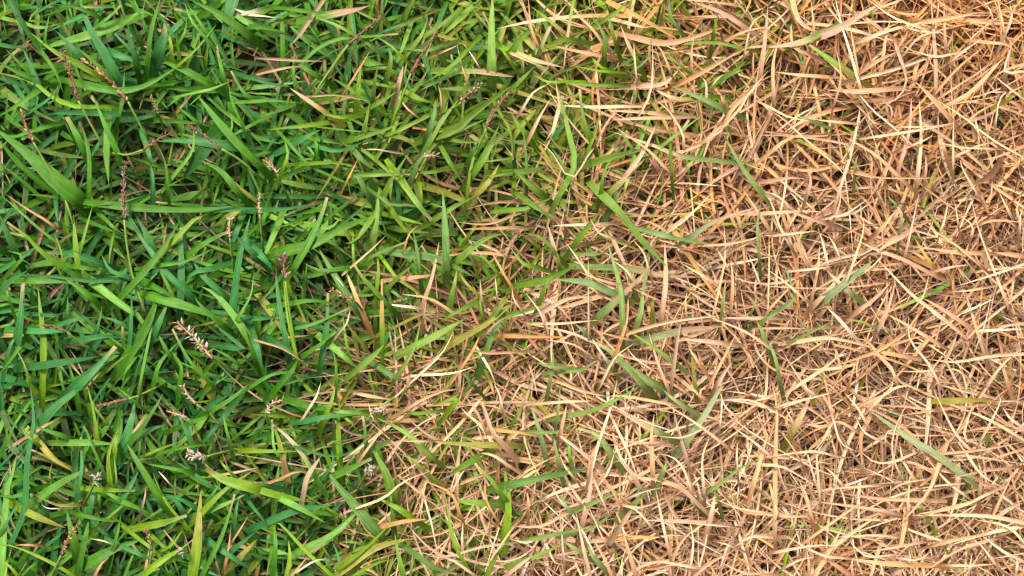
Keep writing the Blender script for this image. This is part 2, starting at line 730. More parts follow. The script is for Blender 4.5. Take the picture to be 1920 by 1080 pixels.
(1440, 0): """
w 16 515,480 460,290 410,130 375,-30
t 12 510,420 480,250 460,130
y>p 40 290,190 180,240 -20,270
l>s 38 130,-20 170,110 240,165 290,180
o>l 40 480,425 340,330 200,230
p 44 290,200 400,160 560,60 640,20
s 22 575,210 700,165 900,120
t 26 900,120 1040,100 1190,70
s 14 870,160 780,130 690,90 550,-10
s 12 770,300 850,210 960,180 1050,230
t 20 640,390 660,230 690,100
p 20 945,520 940,300 915,-10
p 22 1000,270 990,130 990,40
s 24 510,440 700,390 960,305
s 14 1030,305 940,320 800,280
t 30 655,505 500,515 330,505
t 20 290,430 160,420 40,405
s 12 350,880 230,800 100,680 10,620
s 16 20,610 120,660 240,680
s 12 1450,890 1270,790 1100,660 920,545
t 30 1010,655 930,560 830,460
s 14 1040,945 1040,800 1045,660
s 22 840,1000 860,800 850,560
s 14 600,770 800,740 1040,700
s 10 790,715 940,710 1050,690
t 12 520,980 640,1000 1000,1000
w 12 820,825 700,710 590,620 480,490
s 18 400,1080 470,850 520,600
t 22 740,1000 600,870 430,770
s 14 1050,325 1110,280 1210,210
t 16 950,510 1080,370 1220,260
s 14 1430,400 1330,400 1380,230
w 12 1280,690 1300,560 1340,520 1250,520
s 12 1440,560 1350,490 1260,415
t 24 1030,580 1150,510 1330,320
t 16 1110,690 1200,620 1290,580
p 22 1130,680 1230,650 1320,590
p 26 1330,440 1350,330 1370,200
s 18 1330,200 1370,100 1360,20
s 12 1330,180 1310,80 1290,-10
s 14 1270,140 1250,60 1210,0
t 22 1240,240 1340,250 1400,300
s 14 1060,875 1170,825 1300,790
t 16 780,830 900,780 930,750
p 22 740,930 790,760 808,550
t 14 1440,360 1320,400 1240,460
p 20 220,1090 240,1020 220,930
t 20 1120,110 1240,130 1440,130
p 18 880,1010 890,940 885,870
t 18 1440,80 1300,60 1290,140
t 22 220,300 140,260 130,130
t 14 260,190 250,80 240,-10
t 20 30,540 30,350 70,200
t 14 370,590 410,430 380,260
s 14 120,590 150,510 190,460
p 16 730,290 780,450 720,560 590,590
t 24 530,400 620,340 730,290
p 24 640,170 560,110 500,60
t 26 1000,870 980,810 970,750
s 14 680,690 700,620 640,560
t 16 640,700 580,680 560,620
y 22 240,680 200,665 150,650
y 14 450,870 445,830 455,810
y 20 490,960 495,900 510,870
s 12 100,140 60,80 0,60
t 22 1420,600 1340,540 1440,480
o 30 1360,550 1410,520 1450,510
t 16 1440,820 1300,880 1200,900
s 12 1250,835 1100,830 950,800
s 14 1170,1080 1100,960 1080,900
t 20 10,860 100,790 230,740
p 20 0,1020 130,1000 220,1010
s 14 430,690 330,680 250,670
""",
(960, 360): """
y>p 32 260,400 230,290 200,180
s 16 450,500 380,390 300,280
p>s 10 430,800 430,600 430,390
g 46 60,520 200,490 370,410
b 46 575,575 430,510 230,490
l 50 520,30 620,130 720,260 880,430
g 24 720,760 740,540 790,260
y 34 700,760 730,650 740,520
y 34 620,780 610,550 530,260
l>p 48 510,680 630,570 760,440
g>p 40 400,420 650,430 850,470 1080,480
g 30 800,230 920,260 1150,300
g>t 14 910,250 800,180 700,150
e>p 30 1010,250 1150,160 1400,80
s 12 770,440 740,340 680,270
s 14 575,260 490,230 440,150
p>s 18 490,180 370,185 220,190
t>s 18 1170,540 1090,480 950,400
s 14 1130,690 1170,520 1200,350 1190,170
p 30 845,680 865,500 860,280
t 26 540,570 320,640 180,660
p 26 180,670 320,600 470,590
s 14 180,740 280,740 490,720
s 14 460,850 320,790 80,740
a 22 0,810 170,815 330,815
s 12 430,910 340,855 180,830
t>s 22 660,790 880,730 1170,695
t 14 660,830 500,790 440,760
a>t 22 580,920 640,740 655,570
e>p 46 750,830 960,780 1200,755
g>y 30 890,945 780,860 650,780
g 52 800,1080 660,1000 560,900 470,850
g 50 740,1090 660,1000 600,960
l>w 24 540,960 480,870 440,810
s 14 500,1080 580,930 690,850
t 16 870,1090 820,960 770,790
p 26 1180,850 1050,835 930,830
p 20 900,1060 930,830 970,620
s 14 1440,870 1300,780 1100,700
p 22 1440,710 1300,710 1180,710
t 20 1110,1080 1180,950 1260,800
p 30 1150,1090 1190,1020 1240,960
y 34 1440,870 1400,770 1370,720
y 16 1340,690 1370,620 1370,550
y 20 1180,670 1190,590 1200,510
s 12 1400,530 1370,450 1330,350
t 20 1230,650 1240,500 1230,370
s 16 880,220 980,150 1120,10
t 12 830,610 760,580 680,540
s 12 680,500 640,440 560,380
l 24 670,500 650,440 650,400
o 24 1030,1080 1010,900 1040,1000
g 26 210,1080 230,970 225,870
l 28 140,425 60,400 -10,310
g 30 0,100 90,90 230,30
g 26 250,350 170,260 70,230
g 40 350,300 400,230 500,100
b 40 570,60 590,20 620,-20
g 36 -20,690 60,670 180,640
g 28 170,580 200,500 230,470
s 12 180,750 160,680 80,570
p 22 180,600 260,640 330,720
s 12 50,660 10,600 0,540
g 34 100,60 200,130 240,180
t 14 1100,300 1240,290 1440,240
s 14 1260,320 1350,270 1440,210
s 12 1220,440 1180,370 1150,310
t 16 980,700 975,620 985,560
t 20 1440,200 1370,90 1300,-10
s 12 790,1000 700,940 650,880
s 12 1180,940 1130,880 1090,850
t 20 1050,960 1010,900 990,860
g 20 1390,360 1380,180 1400,60
t 18 600,740 540,770 480,830
y 24 400,350 480,350 540,330
p>t 16 590,520 480,490 380,450
g 26 290,1010 390,1000 480,950
y 24 290,990 200,980 140,960
o 30 790,670 790,620 810,570
g 34 430,810 390,770 350,740
""",
(1440, 360): """
s 16 120,290 60,180 20,60 -20,10
s 14 120,80 50,20 -10,0
s 12 180,90 160,40 120,0
s 16 370,150 400,70 410,-10
p>s 24 915,460 760,380 600,320 480,260
t>s 20 1090,800 930,670 800,570 610,370
s 12 800,670 870,590 905,475
e 50 330,590 450,500 600,380
l>s 34 475,575 400,510 330,440
p 28 285,610 370,520 445,410
s 14 435,520 490,370 540,200 520,120
w 12 410,380 380,310 340,240
w 14 335,400 310,290 290,230
s 16 770,355 800,230 850,0
s 16 1340,620 1260,420 1180,200 1140,20
s 14 1365,130 1330,60 1300,0
w 14 1415,230 1420,130 1440,80
s 12 970,220 1000,130 1010,50
s 14 1070,190 1060,120 1050,60
g>p 20 740,220 750,120 680,30
y 22 740,100 700,50 670,20
a>o 22 930,415 880,350 820,250
t 24 1210,345 1050,340 870,310
t 14 1190,410 1060,300 860,170
p>s 16 960,440 1040,420 1130,410
s 14 1450,400 1250,470 1060,530
w 14 1115,670 1190,640 1270,600
w 12 1160,900 1220,740 1255,580
s 18 1110,830 1230,720 1450,550
s 18 1450,910 1240,925 1060,955 890,940
w 16 1220,780 1330,775 1440,770
t 18 1210,890 1160,730 1110,560
t 24 1100,740 980,660 860,590
s 14 1210,540 1120,555 1040,560
p 28 500,670 600,600 690,510
s 22 180,840 330,820 500,850 630,890
t>a 24 740,920 640,900 540,860
t 20 700,840 600,900 330,990
s 20 180,1080 330,980 460,860
t 18 670,870 790,830 900,800
w 24 465,795 390,710 330,650
g 18 215,800 300,760 380,720
g 16 600,765 530,730 430,715
g 26 60,660 150,600 120,490 90,410
g 28 -20,720 30,690 100,650
l 26 65,1050 40,930 -10,820
p 14 0,765 110,765 220,770
s 14 200,600 110,520 -10,430
t 16 0,670 60,600 150,510
t 18 250,580 280,430 290,300
s 14 190,440 290,430 360,420
p 20 230,420 170,310 120,200
p 20 620,770 680,640 720,490
t 20 950,850 800,760 600,650
p 22 970,1000 1030,880 1080,750
s 14 960,1070 900,960 800,830 790,700
t 16 600,890 740,1060 780,1090
s 20 720,1060 690,980 640,930
s 12 930,1005 850,1010 740,1010
s 14 1115,1040 1060,1000 1000,1000
t 22 1350,1080 1320,990 1290,930
s 16 1230,1080 1330,960 1430,880
p 18 1440,740 1320,760 1240,810
t 22 10,120 160,110 300,110
p 22 300,170 180,130 80,80
s 14 100,240 180,230 270,220
s 14 20,240 0,245 -20,240
w 12 360,140 440,120 560,40
s 14 430,130 500,110 620,30
t 26 620,220 660,180 730,90
t 22 1440,180 1400,110 1420,30
t 14 1200,180 1260,160 1440,170
s 14 1140,250 1150,190 1080,130
p 26 720,270 650,310 600,360
t 30 1440,360 1350,350 1270,340
a 16 460,1070 480,1000 500,940
o 18 300,1080 320,1040 350,1030
t 14 1200,1020 1160,980 1130,970
p>w 16 1010,740 930,680 860,620
""",
(960, 720): """
w 18 450,470 490,320 550,150 590,-10
p 30 395,790 430,650 455,480
y>l 30 310,180 450,150 600,80 740,0
s 22 450,430 350,350 230,260
p>w 14 400,860 360,760 260,640 220,560
b 50 -20,570 150,530 300,500 440,480
g 30 180,370 150,250 90,70
g 22 10,210 40,150 80,80
g 20 250,210 265,100 270,10
g 24 150,270 250,270 360,220
g 30 265,450 245,360 235,290
t 24 270,280 290,190 310,110
g>l 28 330,430 320,370 320,300
a 22 -20,265 60,275 170,300
l 40 560,400 480,290 370,250
s 14 345,525 300,470 270,400
l>t 40 860,290 760,240 580,140
e 50 980,320 1080,180 1190,-10
l 30 970,125 900,80 850,30
t>s 16 1185,335 1020,210 860,110
t 18 860,110 640,70 530,70
p>t 24 1060,690 940,580 820,540 700,520
s 14 590,250 660,400 720,570
p 26 720,590 670,500 580,400
s 14 1005,590 960,470 900,410 830,395
s 18 480,570 540,490 575,390
s 18 880,940 850,800 810,600
l 30 430,680 520,640 650,595
g 30 370,830 470,800 600,690
g 30 130,870 300,835 460,800
l 32 50,1000 160,960 300,890
l 26 390,950 330,910 260,870
g 34 510,1030 450,960 420,890
b 30 350,740 300,680 270,620
p>s 20 440,1080 400,920 360,720
w 12 470,970 420,870 350,740
t 26 700,1080 660,950 620,810
s>p 34 610,800 650,740 680,700
l 42 670,690 720,640 760,610
a 24 650,865 740,862 830,860
t>s 12 620,800 640,850 700,860
s 10 520,890 470,780 430,690
w 14 780,800 700,710 620,690
s 16 620,680 740,690 900,620
w 8 680,630 760,600 860,580
s 14 1000,1060 1020,900 1000,760
t 22 885,1015 960,1000 1010,970
t 26 1010,1080 1120,1000 1260,930
p>s 20 1110,780 900,770 720,765
s 14 1240,800 1120,790 900,775
y 24 1110,600 1200,540 1270,480 1390,425
s 14 1170,600 1130,560 1130,500
y 22 1160,640 1150,590 1160,550
p 32 1110,780 1130,700 1140,610
s 12 1440,725 1280,700 1150,650
t 26 1360,560 1390,460 1440,280
s 14 1060,640 1030,520 1000,500
s 16 1080,600 1070,420 1110,300
s 12 1170,230 1180,130 1180,50
s 14 1270,190 1200,130 1170,50
s 16 1440,130 1330,90 1200,85
s 16 1440,390 1340,310 1240,240
t 20 1090,80 1050,50 1120,-10
t 20 1000,20 1050,60 1080,130
p 24 990,450 950,310 920,190
t 26 790,480 785,300 800,170
s 12 1270,490 1265,400 1270,330
t 16 830,330 720,330 610,320
s 12 1080,250 960,300 830,295
s 12 0,90 40,20 80,-10
t 18 290,0 400,40 560,75
a 14 610,680 540,560 450,450
t>s 18 150,110 300,100 450,95
t 20 90,700 90,640 80,590
s 16 200,920 240,1000 300,1020
p 22 280,740 160,800 0,800
p 14 380,670 300,600 200,550
s 14 290,990 280,860 290,750
s 20 140,870 70,890 -10,870
p 24 -10,1060 70,1000 130,960
s 14 600,1080 620,1010 610,980
s 22 1440,860 1340,860 1250,920
s 14 1250,920 1200,900 1150,890
s 18 1430,1070 1300,1060 1190,1010
s 12 1230,830 1180,760 1230,860
s 14 1020,560 1060,520 1010,540
y 26 1030,680 1010,660 1000,640
g 34 840,520 860,470 870,430
t 14 480,580 520,680 560,760
t 22 560,1080 520,980 450,860
y 16 740,590 680,590 650,640
w 14 1010,1030 830,1000 700,1010
""",
(1440, 720): """
e 46 1110,520 950,400 800,310 560,140
t 22 860,350 790,270 700,200 540,120
s 16 560,235 500,130 430,50
s 12 740,505 700,400 710,260 790,95
s 14 800,400 700,440 600,440 510,370
s 12 690,600 760,560 920,530
s 14 290,640 280,500 275,400 320,320
s 12 280,590 240,460 210,350
o>p 46 130,280 200,150 250,40
o 36 1040,95 1170,90 1300,95
s 14 1310,95 1390,95 1450,95
s 14 1190,330 1260,200 1310,90 1290,50
s 14 1180,310 1100,300 1170,60
t 18 1240,0 1140,150 1020,360
t>s 18 1450,320 1280,220 1080,130
s 14 1150,380 1050,270 930,30
t 14 920,180 820,110 730,50
s 18 980,390 1200,370 1440,325
s 14 990,390 1170,410 1440,450
t 20 1170,540 1060,500 760,460
s 14 1120,400 1200,510 1330,590
t 22 970,430 900,610 740,790
s 18 1230,620 1080,690 800,740
s 22 1440,780 1200,740 820,740
t 22 880,655 640,645 380,610
s 14 610,570 450,580 290,600
t 20 720,740 560,700 250,660
p>s 16 720,730 600,700 450,690
s 14 790,720 790,620 800,500
t 22 770,800 740,950 770,680
t 26 40,820 40,450 50,150 20,-20
s 16 -20,455 90,470 280,580
t 20 240,740 220,640 170,530
a>t 18 250,760 230,700 190,600
t 18 250,860 460,710 560,650
t 26 350,930 500,820 640,730
t 28 260,1080 340,950 420,800
s 12 440,700 410,590 350,560
s 14 720,860 600,850 400,860
s 12 700,960 560,970 470,900 460,860
a>t 30 900,1020 640,1010 450,980
s 14 450,980 300,960 90,850
t 26 440,1060 350,1000 300,960
s 14 100,1030 180,990 280,970
s 16 70,940 250,910 400,910
t 16 1250,880 1080,930 860,1070
s 20 1440,800 1240,840 1010,910
s 18 1010,890 880,850 740,800
s 14 1440,890 1340,800 1150,760
t 20 960,900 1080,870 1250,840
s 18 1440,1000 1320,940 1200,850
s 14 1270,1000 1200,910 1150,870
s 12 1130,1070 1140,1000 1150,950
w 24 1390,1080 1400,1020 1400,960
s 16 1050,1020 1180,1020 1290,1010
p 24 1300,740 1360,700 1430,670
t 18 1220,850 1300,660 1380,500
t 16 1370,470 1220,490 1020,530
s 18 1440,250 1360,190 1320,130
t>a 22 1440,20 1420,20 1380,0
a>t 22 340,230 290,240 210,225
p 22 490,260 420,220 360,210
s 14 350,240 300,330 240,390
t 16 350,130 370,160 310,200
s 14 70,120 190,90 370,50
s 22 260,60 210,20 180,-20
t 12 180,430 120,330 70,270
s 14 350,400 250,380 -10,410
s 14 630,320 540,270 490,180
w 10 660,340 660,290 690,250
t 26 550,230 520,300 530,480
s 12 370,210 410,330 500,380
s 14 420,570 360,500 320,470
t 18 120,260 100,200 140,140
s 16 820,530 760,430 740,330
s 14 1100,620 1000,540 870,390
t 22 930,500 830,450 690,420
t 24 1190,610 1200,520 1180,420
t 22 230,1080 230,1000 220,940
p 22 480,1080 470,1010 490,970
s 20 720,1060 800,1000 790,930
s 14 760,980 840,990 920,940
t 14 910,730 1000,700 1180,650
s 14 820,900 700,920 590,940
p 14 870,890 800,900 700,1000
s 12 1070,560 960,570 840,590
t 18 400,60 350,10 310,-10
s 22 660,60 720,20 800,10
s 16 600,110 700,10 680,-20
t 22 550,110 640,70 690,80
s 12 30,650 50,740 0,800
t 24 -10,730 120,745 230,745
""",
}

# ------------------------------------------------------------------ helpers
def to_world(p):
    """Photograph pixels (x right, y down) seen at height z -> place on the lawn in pixel units (x right, y up, z up)."""
    p = np.asarray(p, float)
    k = (H - p[..., 2]) / H
    return np.stack([(p[..., 0] - FW / 2) * k, (FH / 2 - p[..., 1]) * k, p[..., 2]], -1)


def resample(pts, k):
    """Smooth curve (Catmull-Rom) through a few points, k points evenly spaced."""
    P = np.asarray(pts, float)
    P = np.vstack([2 * P[0] - P[1], P, 2 * P[-1] - P[-2]])
    fine = []
    for i in range(1, len(P) - 2):
        for t in np.linspace(0, 1, 12, endpoint=False):
            a, b, c, d = P[i - 1], P[i], P[i + 1], P[i + 2]
            fine.append(0.5 * (2 * b + (c - a) * t + (2 * a - 5 * b + 4 * c - d) * t * t + (3 * b - a - 3 * c + d) * t ** 3))
    fine.append(P[-2])
    F = np.array(fine)
    s = np.r_[0, np.cumsum(np.linalg.norm(np.diff(F, axis=0), axis=1))]
    q = np.linspace(0, s[-1], k)
    return np.stack([np.interp(q, s, F[:, j]) for j in range(3)], -1)


K = 11      # rings along a blade


class Bag:
    """Blades of one sort: centre lines and what they look like; turned to vertex arrays all at once."""
    def __init__(self):
        self.c, self.w, self.tw0, self.tw1, self.fold, self.prof, self.c0, self.c1, self.tip, self.code = ([] for _ in range(10))

    def add(self, line, width, c0, c1, tip=0.75, tw0=0.0, tw1=0.0, fold=0.25, prof=0.0, code='g'):
        self.c.append(line); self.w.append(width); self.c0.append(c0); self.c1.append(c1); self.tip.append(tip)
        self.tw0.append(tw0); self.tw1.append(tw1); self.fold.append(fold); self.prof.append(prof); self.code.append(code)

    def arrays(self):
        C = np.array(self.c)                                   # n,K,3
        n = len(C)
        T = np.gradient(C, axis=1)
        T /= np.linalg.norm(T, axis=2, keepdims=True) + 1e-9
        up = np.array([0, 0, 1.0])
        side = np.cross(T, up)
        ln = np.linalg.norm(side, axis=2, keepdims=True)
        side = np.where(ln > 0.05, side / (ln + 1e-9), np.array([1.0, 0, 0]))
        nrm = np.cross(side, T)
        v = np.linspace(0, 1, K)[None, :, None]
        a = np.array(self.tw0)[:, None, None] * (1 - v) + np.array(self.tw1)[:, None, None] * v
        sd = side * np.cos(a) + nrm * np.sin(a)
        nr = nrm * np.cos(a) - side * np.sin(a)
        vv = v[..., 0]
        prof = np.array(self.prof)[:, None]
        # broad leaf: widest about a third up and tapering to a point; thin straw: nearly even, then a point
        wb = (0.78 + 0.22 * np.minimum(1, vv / 0.3)) * np.clip(1 - vv ** 2.6, 0, 1) ** 0.85
        wt = 0.9 * np.clip(1 - vv ** 5, 0, 1)
        wid = np.array(self.w)[:, None] * ((1 - prof) * wb + prof * wt)
        cut = (rng.random((n, 1)) < .13) & (prof < .4)          # mown or torn tips
        wid = np.where(cut & (vv > .86), np.array(self.w)[:, None] * (wb[:, 8:9] if K == 11 else .5) * .8, wid)
        wid = wid * (1 + 0.10 * np.sin(vv * 9 + np.array(self.w)[:, None] * 3)) 
        wid = np.maximum(wid, 0.35)[..., None]
        fold = np.array(self.fold)[:, None, None]
        left = C - sd * wid * 0.5 + nr * wid * fold * 0.5
        right = C + sd * wid * 0.5 + nr * wid * fold * 0.5
        mid = C - nr * wid * fold * 0.25
        V = np.stack([left, mid, right], 2)                    # n,K,3,3
        c0 = np.array(self.c0)[:, None, :]; c1 = np.array(self.c1)[:, None, :]
        tip = np.array(self.tip)[:, None]
        f = np.clip((vv - (tip - 0.18)) / 0.3, 0, 1)[..., None]
        col = c0 * (1 - f) + c1 * f
        col = np.repeat(col[:, :, None, :], 3, 2).copy()
        mr = rng.uniform(0.95, 1.28, (n, 1, 1))
        col[:, :, 1, :] *= mr
        torn = cut[:, :, None, None] * np.clip((vv - .82) / .18, 0, 1)[..., None, None] * .8
        col = col * (1 - torn) + torn * np.array([.55, .38, .2])
        seg = np.linalg.norm(np.diff(C, axis=1), axis=2)
        s = np.concatenate([np.zeros((n, 1)), np.cumsum(seg, 1)], 1)
        al = np.zeros((n, K, 3, 3))
        al[..., 0] = np.array([0, 0.5, 1.0])[None, None, :]
        al[..., 1] = s[:, :, None]
        al[..., 2] = rng.uniform(0, 1, (n, 1, 1))
        self.V, self.COLR, self.AL = V, col, al
        return self


FACE = []
for r in range(K - 1):
    for q in range(2):
        FACE.append((r * 3 + q, r * 3 + q + 1, (r + 1) * 3 + q + 1, (r + 1) * 3 + q))
FACE = np.array(FACE, np.int32)
NV, NF = K * 3, len(FACE)


def mesh_of(name, V, colr, al, mat, origin=(0, 0, 0)):
    """V n,K,3,3 in pixel units -> one mesh in metres."""
    n = len(V)
    verts = ((V.reshape(-1, 3) - np.array(origin)) * S).astype(np.float32)
    faces = (FACE[None] + (np.arange(n, dtype=np.int32) * NV)[:, None, None]).reshape(-1, 4)
    me = bpy.data.meshes.new(name)
    me.vertices.add(len(verts)); me.vertices.foreach_set('co', verts.ravel())
    me.loops.add(faces.size); me.loops.foreach_set('vertex_index', faces.ravel())
    me.polygons.add(len(faces))
    me.polygons.foreach_set('loop_start', np.arange(0, faces.size, 4, dtype=np.int32))
    me.polygons.foreach_set('loop_total', np.full(len(faces), 4, np.int32))
    me.update(calc_edges=True)
    me.polygons.foreach_set('use_smooth', np.ones(len(faces), bool))
    if colr is not None:
        a = me.attributes.new('tint', 'FLOAT_COLOR', 'POINT')
        c4 = np.concatenate([colr.reshape(-1, 3), np.ones((n * NV, 1))], 1).astype(np.float32)
        a.data.foreach_set('color', c4.ravel())
        b = me.attributes.new('along', 'FLOAT_VECTOR', 'POINT')
        b.data.foreach_set('vector', al.reshape(-1, 3).astype(np.float32).ravel())
    if mat:
        me.materials.append(mat)
    return me


def link(name, me, parent=None, loc=None):
    o = bpy.data.objects.new(name, me)
    sc.collection.objects.link(o)
    if parent:
        o.parent = parent
    if loc is not None:
        o.location = loc
    return o


def jitter(c, a=0.12, h=0.06):
    c = np.array(c, float) * random.uniform(1 - a, 1 + a)
    return c * (1 + np.array([random.uniform(-h, h) for _ in range(3)]))


# ------------------------------------------------------------------ where the lawn is green and where it has died
YB = [-500, 0, 120, 250, 400, 520, 640, 760, 860, 960, 1080, 1600]
XB = [1350, 1350, 1340, 1290, 1160, 1030, 930, 890, 890, 880, 870, 860]


def dry_share(x, y):
    """0 = living grass, 1 = dead grass, at a photograph pixel."""
    b = np.interp(y, YB, XB) + 60 * math.sin(y * 0.013 + 1) * math.sin(x * 0.01)
    t = (x - b + 430) / 690
    t = min(1, max(0, t))
    return (0.55 * t * t * (3 - 2 * t) + 0.45 * t) if t < .5 else t * t * (3 - 2 * t)


# hollows in the mat, where one looks down between the blades
HOLLOWS = [(1550, 285, 75), (1570, 100, 60), (1860, 140, 90), (1060, 925, 75), (1640, 850, 60), (1430, 500, 80), (1720, 520, 60), (1300, 480, 60), (1500, 900, 50),
           (1460, 770, 50), (1820, 690, 70), (1330, 850, 55), (1240, 1040, 60), (1160, 690, 50), (900, 520, 60), (1730, 330, 45), (1130, 250, 40), (1390, 130, 45),
           (110, 865, 60), (330, 320, 80), (560, 120, 70), (120, 60, 80), (300, 60, 60), (700, 210, 55), (850, 330, 70), (560, 640, 60), (60, 400, 60), (420, 640, 50),
           (290, 860, 60), (620, 960, 60), (150, 1000, 60), (640, 480, 50), (760, 560, 50), (80, 660, 55), (470, 820, 60), (250, 560, 60), (760, 820, 60), (30, 120, 60)]
for _ in range(90):
    HOLLOWS.append((random.uniform(-640, 2560), random.uniform(-560, 1640), random.uniform(30, 70)))
HA = np.array(HOLLOWS)


def hollow(x, y):
    q = np.hypot(HA[:, 0] - x, HA[:, 1] - y) / HA[:, 2]
    return max(0.0, 1.0 - float(q.min()) ** 2)


def green_code(x, y):
    f = min(1, max(0, (x - 350) / 650))
    return random.choices('gbdlyo', [5.6, 4.6 - 3.6 * f, 1.5 - .7 * f, 1.6 + .4 * f, 0.4 + 2.6 * f, 0.05 + 1.6 * f + 3.0 * dry_share(x, y)])[0]


def dry_code(x, y):
    up = min(1, max(0, 1 - y / 450)); low = min(1, max(0, (y - 550) / 400))
    return random.choices('atspwnk', [0.6 + 1.4 * up, 4.2 + 1.5 * up, 1.8 + 4.5 * low, 2.6 - 1.0 * low - 1.2 * up, 0.4 + 0.5 * low, 0.9 - 0.5 * low, 1.5 * (1 - .8 * up) * (1 - .8 * low)])[0]


XMIN, XMAX, YMIN, YMAX = -640, 2560, -560, 1640
V_ = np.linspace(0, 1, K)
green, dry = Bag(), Bag()          # undergrowth and filler
G_PX, D_PX = [], []


def arc(x, y, z, az, el0, el1, length, bend):
    """Centre line of a blade leaving (x, y, z): azimuth az turning by bend, elevation going from el0 to el1."""
    a = az + bend * V_
    e = el0 + (el1 - el0) * V_
    d = np.stack([np.cos(e) * np.cos(a), np.cos(e) * np.sin(a), np.sin(e)], -1) * (length / (K - 1))
    p = np.cumsum(np.vstack([[0, 0, 0], d[:-1]]), 0)
    return p + np.array([x, y, z])


def px2w(x, y):
    return x - FW / 2, FH / 2 - y


def blade_color(code, low):
    c = jitter(COL[code], 0.2, 0.07)
    if low:
        c = c * 0.85
    return c


# living shoots: a short stem with three to six leaves fanning out
n_sh = 7400
for i in range(n_sh):
    px, py = random.uniform(XMIN, XMAX), random.uniform(YMIN, YMAX)
    ds = dry_share(px, py)
    if random.random() < ds ** 2.8 * 0.975 + .16 * (1 - min(1, max(0, px) / 700)) + (0.35 if ds > 0.96 else 0):
        continue
    ho = hollow(px, py)
    if random.random() < .55 * ho:
        continue
    X, Y = px2w(px, py)
    z = random.uniform(0, 70) * (1 - .8 * ho)
    a0 = random.uniform(0, 6.283)
    for j in range(random.randint(3, 6)):
        code = green_code(px, py)
        L_ = random.triangular(50, 230, 105)
        wd = min(20, max(4, random.gauss(9.6, 3.2))) * (1 - .25 * min(1, ds * 1.4))
        el0 = random.uniform(0.2, 1.25); el1 = el0 - random.uniform(0.4, 1.7)
        ln = arc(X + random.uniform(-8, 8), Y + random.uniform(-8, 8), z + j * 5, a0 + j * 2.4 + random.uniform(-.5, .5),
                 el0, el1, L_, random.uniform(-.5, .5))
        top = 128 + 10 * min(1, max(0, px / 600)) + 36 * min(1, ds * 2.0) + random.uniform(-45, 22) - 60 * ho
        m_ = ln[:, 2].max()
        if m_ > top:
            ln[:, 2] *= top / m_
        ln[:, 2] = np.maximum(ln[:, 2], 3)
        c0 = blade_color(code, False)
        fy = min(1, max(0, (px - 500) / 700)) * random.choice([0, .15, .4, .65, .85])
        c0 = (1 - fy) * c0 + fy * np.array(COL['o'])     # less sap towards the dead patch: yellower leaves
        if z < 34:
            c0 = .55 * c0 + .45 * np.array(random.choice([COL['d'], COL['n'], COL['n']])) * .8     # old leaves near the soil, darkened further to paint shade into the gaps
        c1 = c0 * 1.0
        tipf = 2.0
        if random.random() < 0.03 + 0.95 * ds:
            c1 = jitter(COL[random.choice('aotsyy')]); tipf = random.uniform(0.35, 0.95)
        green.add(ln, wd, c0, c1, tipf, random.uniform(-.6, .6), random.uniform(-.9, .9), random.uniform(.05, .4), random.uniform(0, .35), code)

# dead blades: a tangle lying every way, densest and flattest in the burnt patch
n_dr = 60000
fans = [(random.uniform(600, XMAX), random.uniform(YMIN, YMAX)) for _ in range(900)]
for i in range(n_dr):
    px, py = random.uniform(XMIN, XMAX), random.uniform(YMIN, YMAX)
    ds = dry_share(px, py)
    keep = 0.035 if ds < .02 else 0.045 + 0.95 * ds ** 1.35
    if random.random() > keep:
        continue
    fan = random.random() < 0.30 and ds > .5
    az = random.uniform(0, 6.283)
    if fan:
        fx, fy = random.choice(fans)
        px, py = fx + random.gauss(0, 5), fy + random.gauss(0, 5)
        if dry_share(px, py) < .4:
            continue
    ho = hollow(px, py)
    if random.random() < .5 * ho:
        continue
    X, Y = px2w(px, py)
    L_ = random.triangular(80, 380, 160)
    wd = min(14, max(2.4, random.lognormvariate(1.56 - .18 * min(1, max(0, (py - 500) / 500)), 0.36)))
    zz = random.uniform(2, 125) if ds > .3 else random.uniform(2, 90)
    el0 = random.uniform(-.25, .75) if not fan else random.uniform(.1, 1.0)
    el1 = el0 - random.uniform(-.2, 1.1)
    bend = random.gauss(0, .5) if random.random() < .7 else random.uniform(-2.2, 2.2)
    ln = arc(X, Y, zz, az, el0, el1, L_, bend)
    top = 100 + 60 * min(1, ds * 1.6) + random.uniform(-40, 20) - 55 * ho
    m_ = ln[:, 2].max()
    if m_ > top:
        ln[:, 2] -= (m_ - top)
    ln[:, 2] = np.maximum(ln[:, 2], 2 + 3 * random.random())
    code = dry_code(px, py)
    c0 = blade_color(code, False)
    u_ = min(1, max(0, 1 - py / 500)); w_ = min(1, max(0, (py - 650) / 350))
    c0 = c0 * ((1 - u_) + u_ * np.array([1.05, .96, .78])) * ((1 - w_) + w_ * np.array([1.08, 1.10, 1.12]))
    if px < 620:
        c0 = .6 * c0 + .4 * np.array(COL['k'])
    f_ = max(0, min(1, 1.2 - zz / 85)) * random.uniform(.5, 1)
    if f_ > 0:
        c0 = (1 - f_) * c0 + f_ * np.array(COL['n'])        # low thatch is brown, with the shade of deep gaps painted in
    c1 = jitter(COL[random.choice('sstaw')]) if random.random() < .4 and zz > 60 else c0
    if random.random() < .035 + .3 * max(0, 1 - abs(ds - .6) * 3):
        c0 = blade_color(random.choice('ooyl'), False)
    dry.add(ln, wd, c0, c1, random.uniform(.4, 1.0), random.uniform(-1.0, 1.0), random.uniform(-1.2, 1.2), random.uniform(.1, .8), random.uniform(.3, 1.0), code)

n_green_fill, n_dry_fill = len(green.c), len(dry.c)

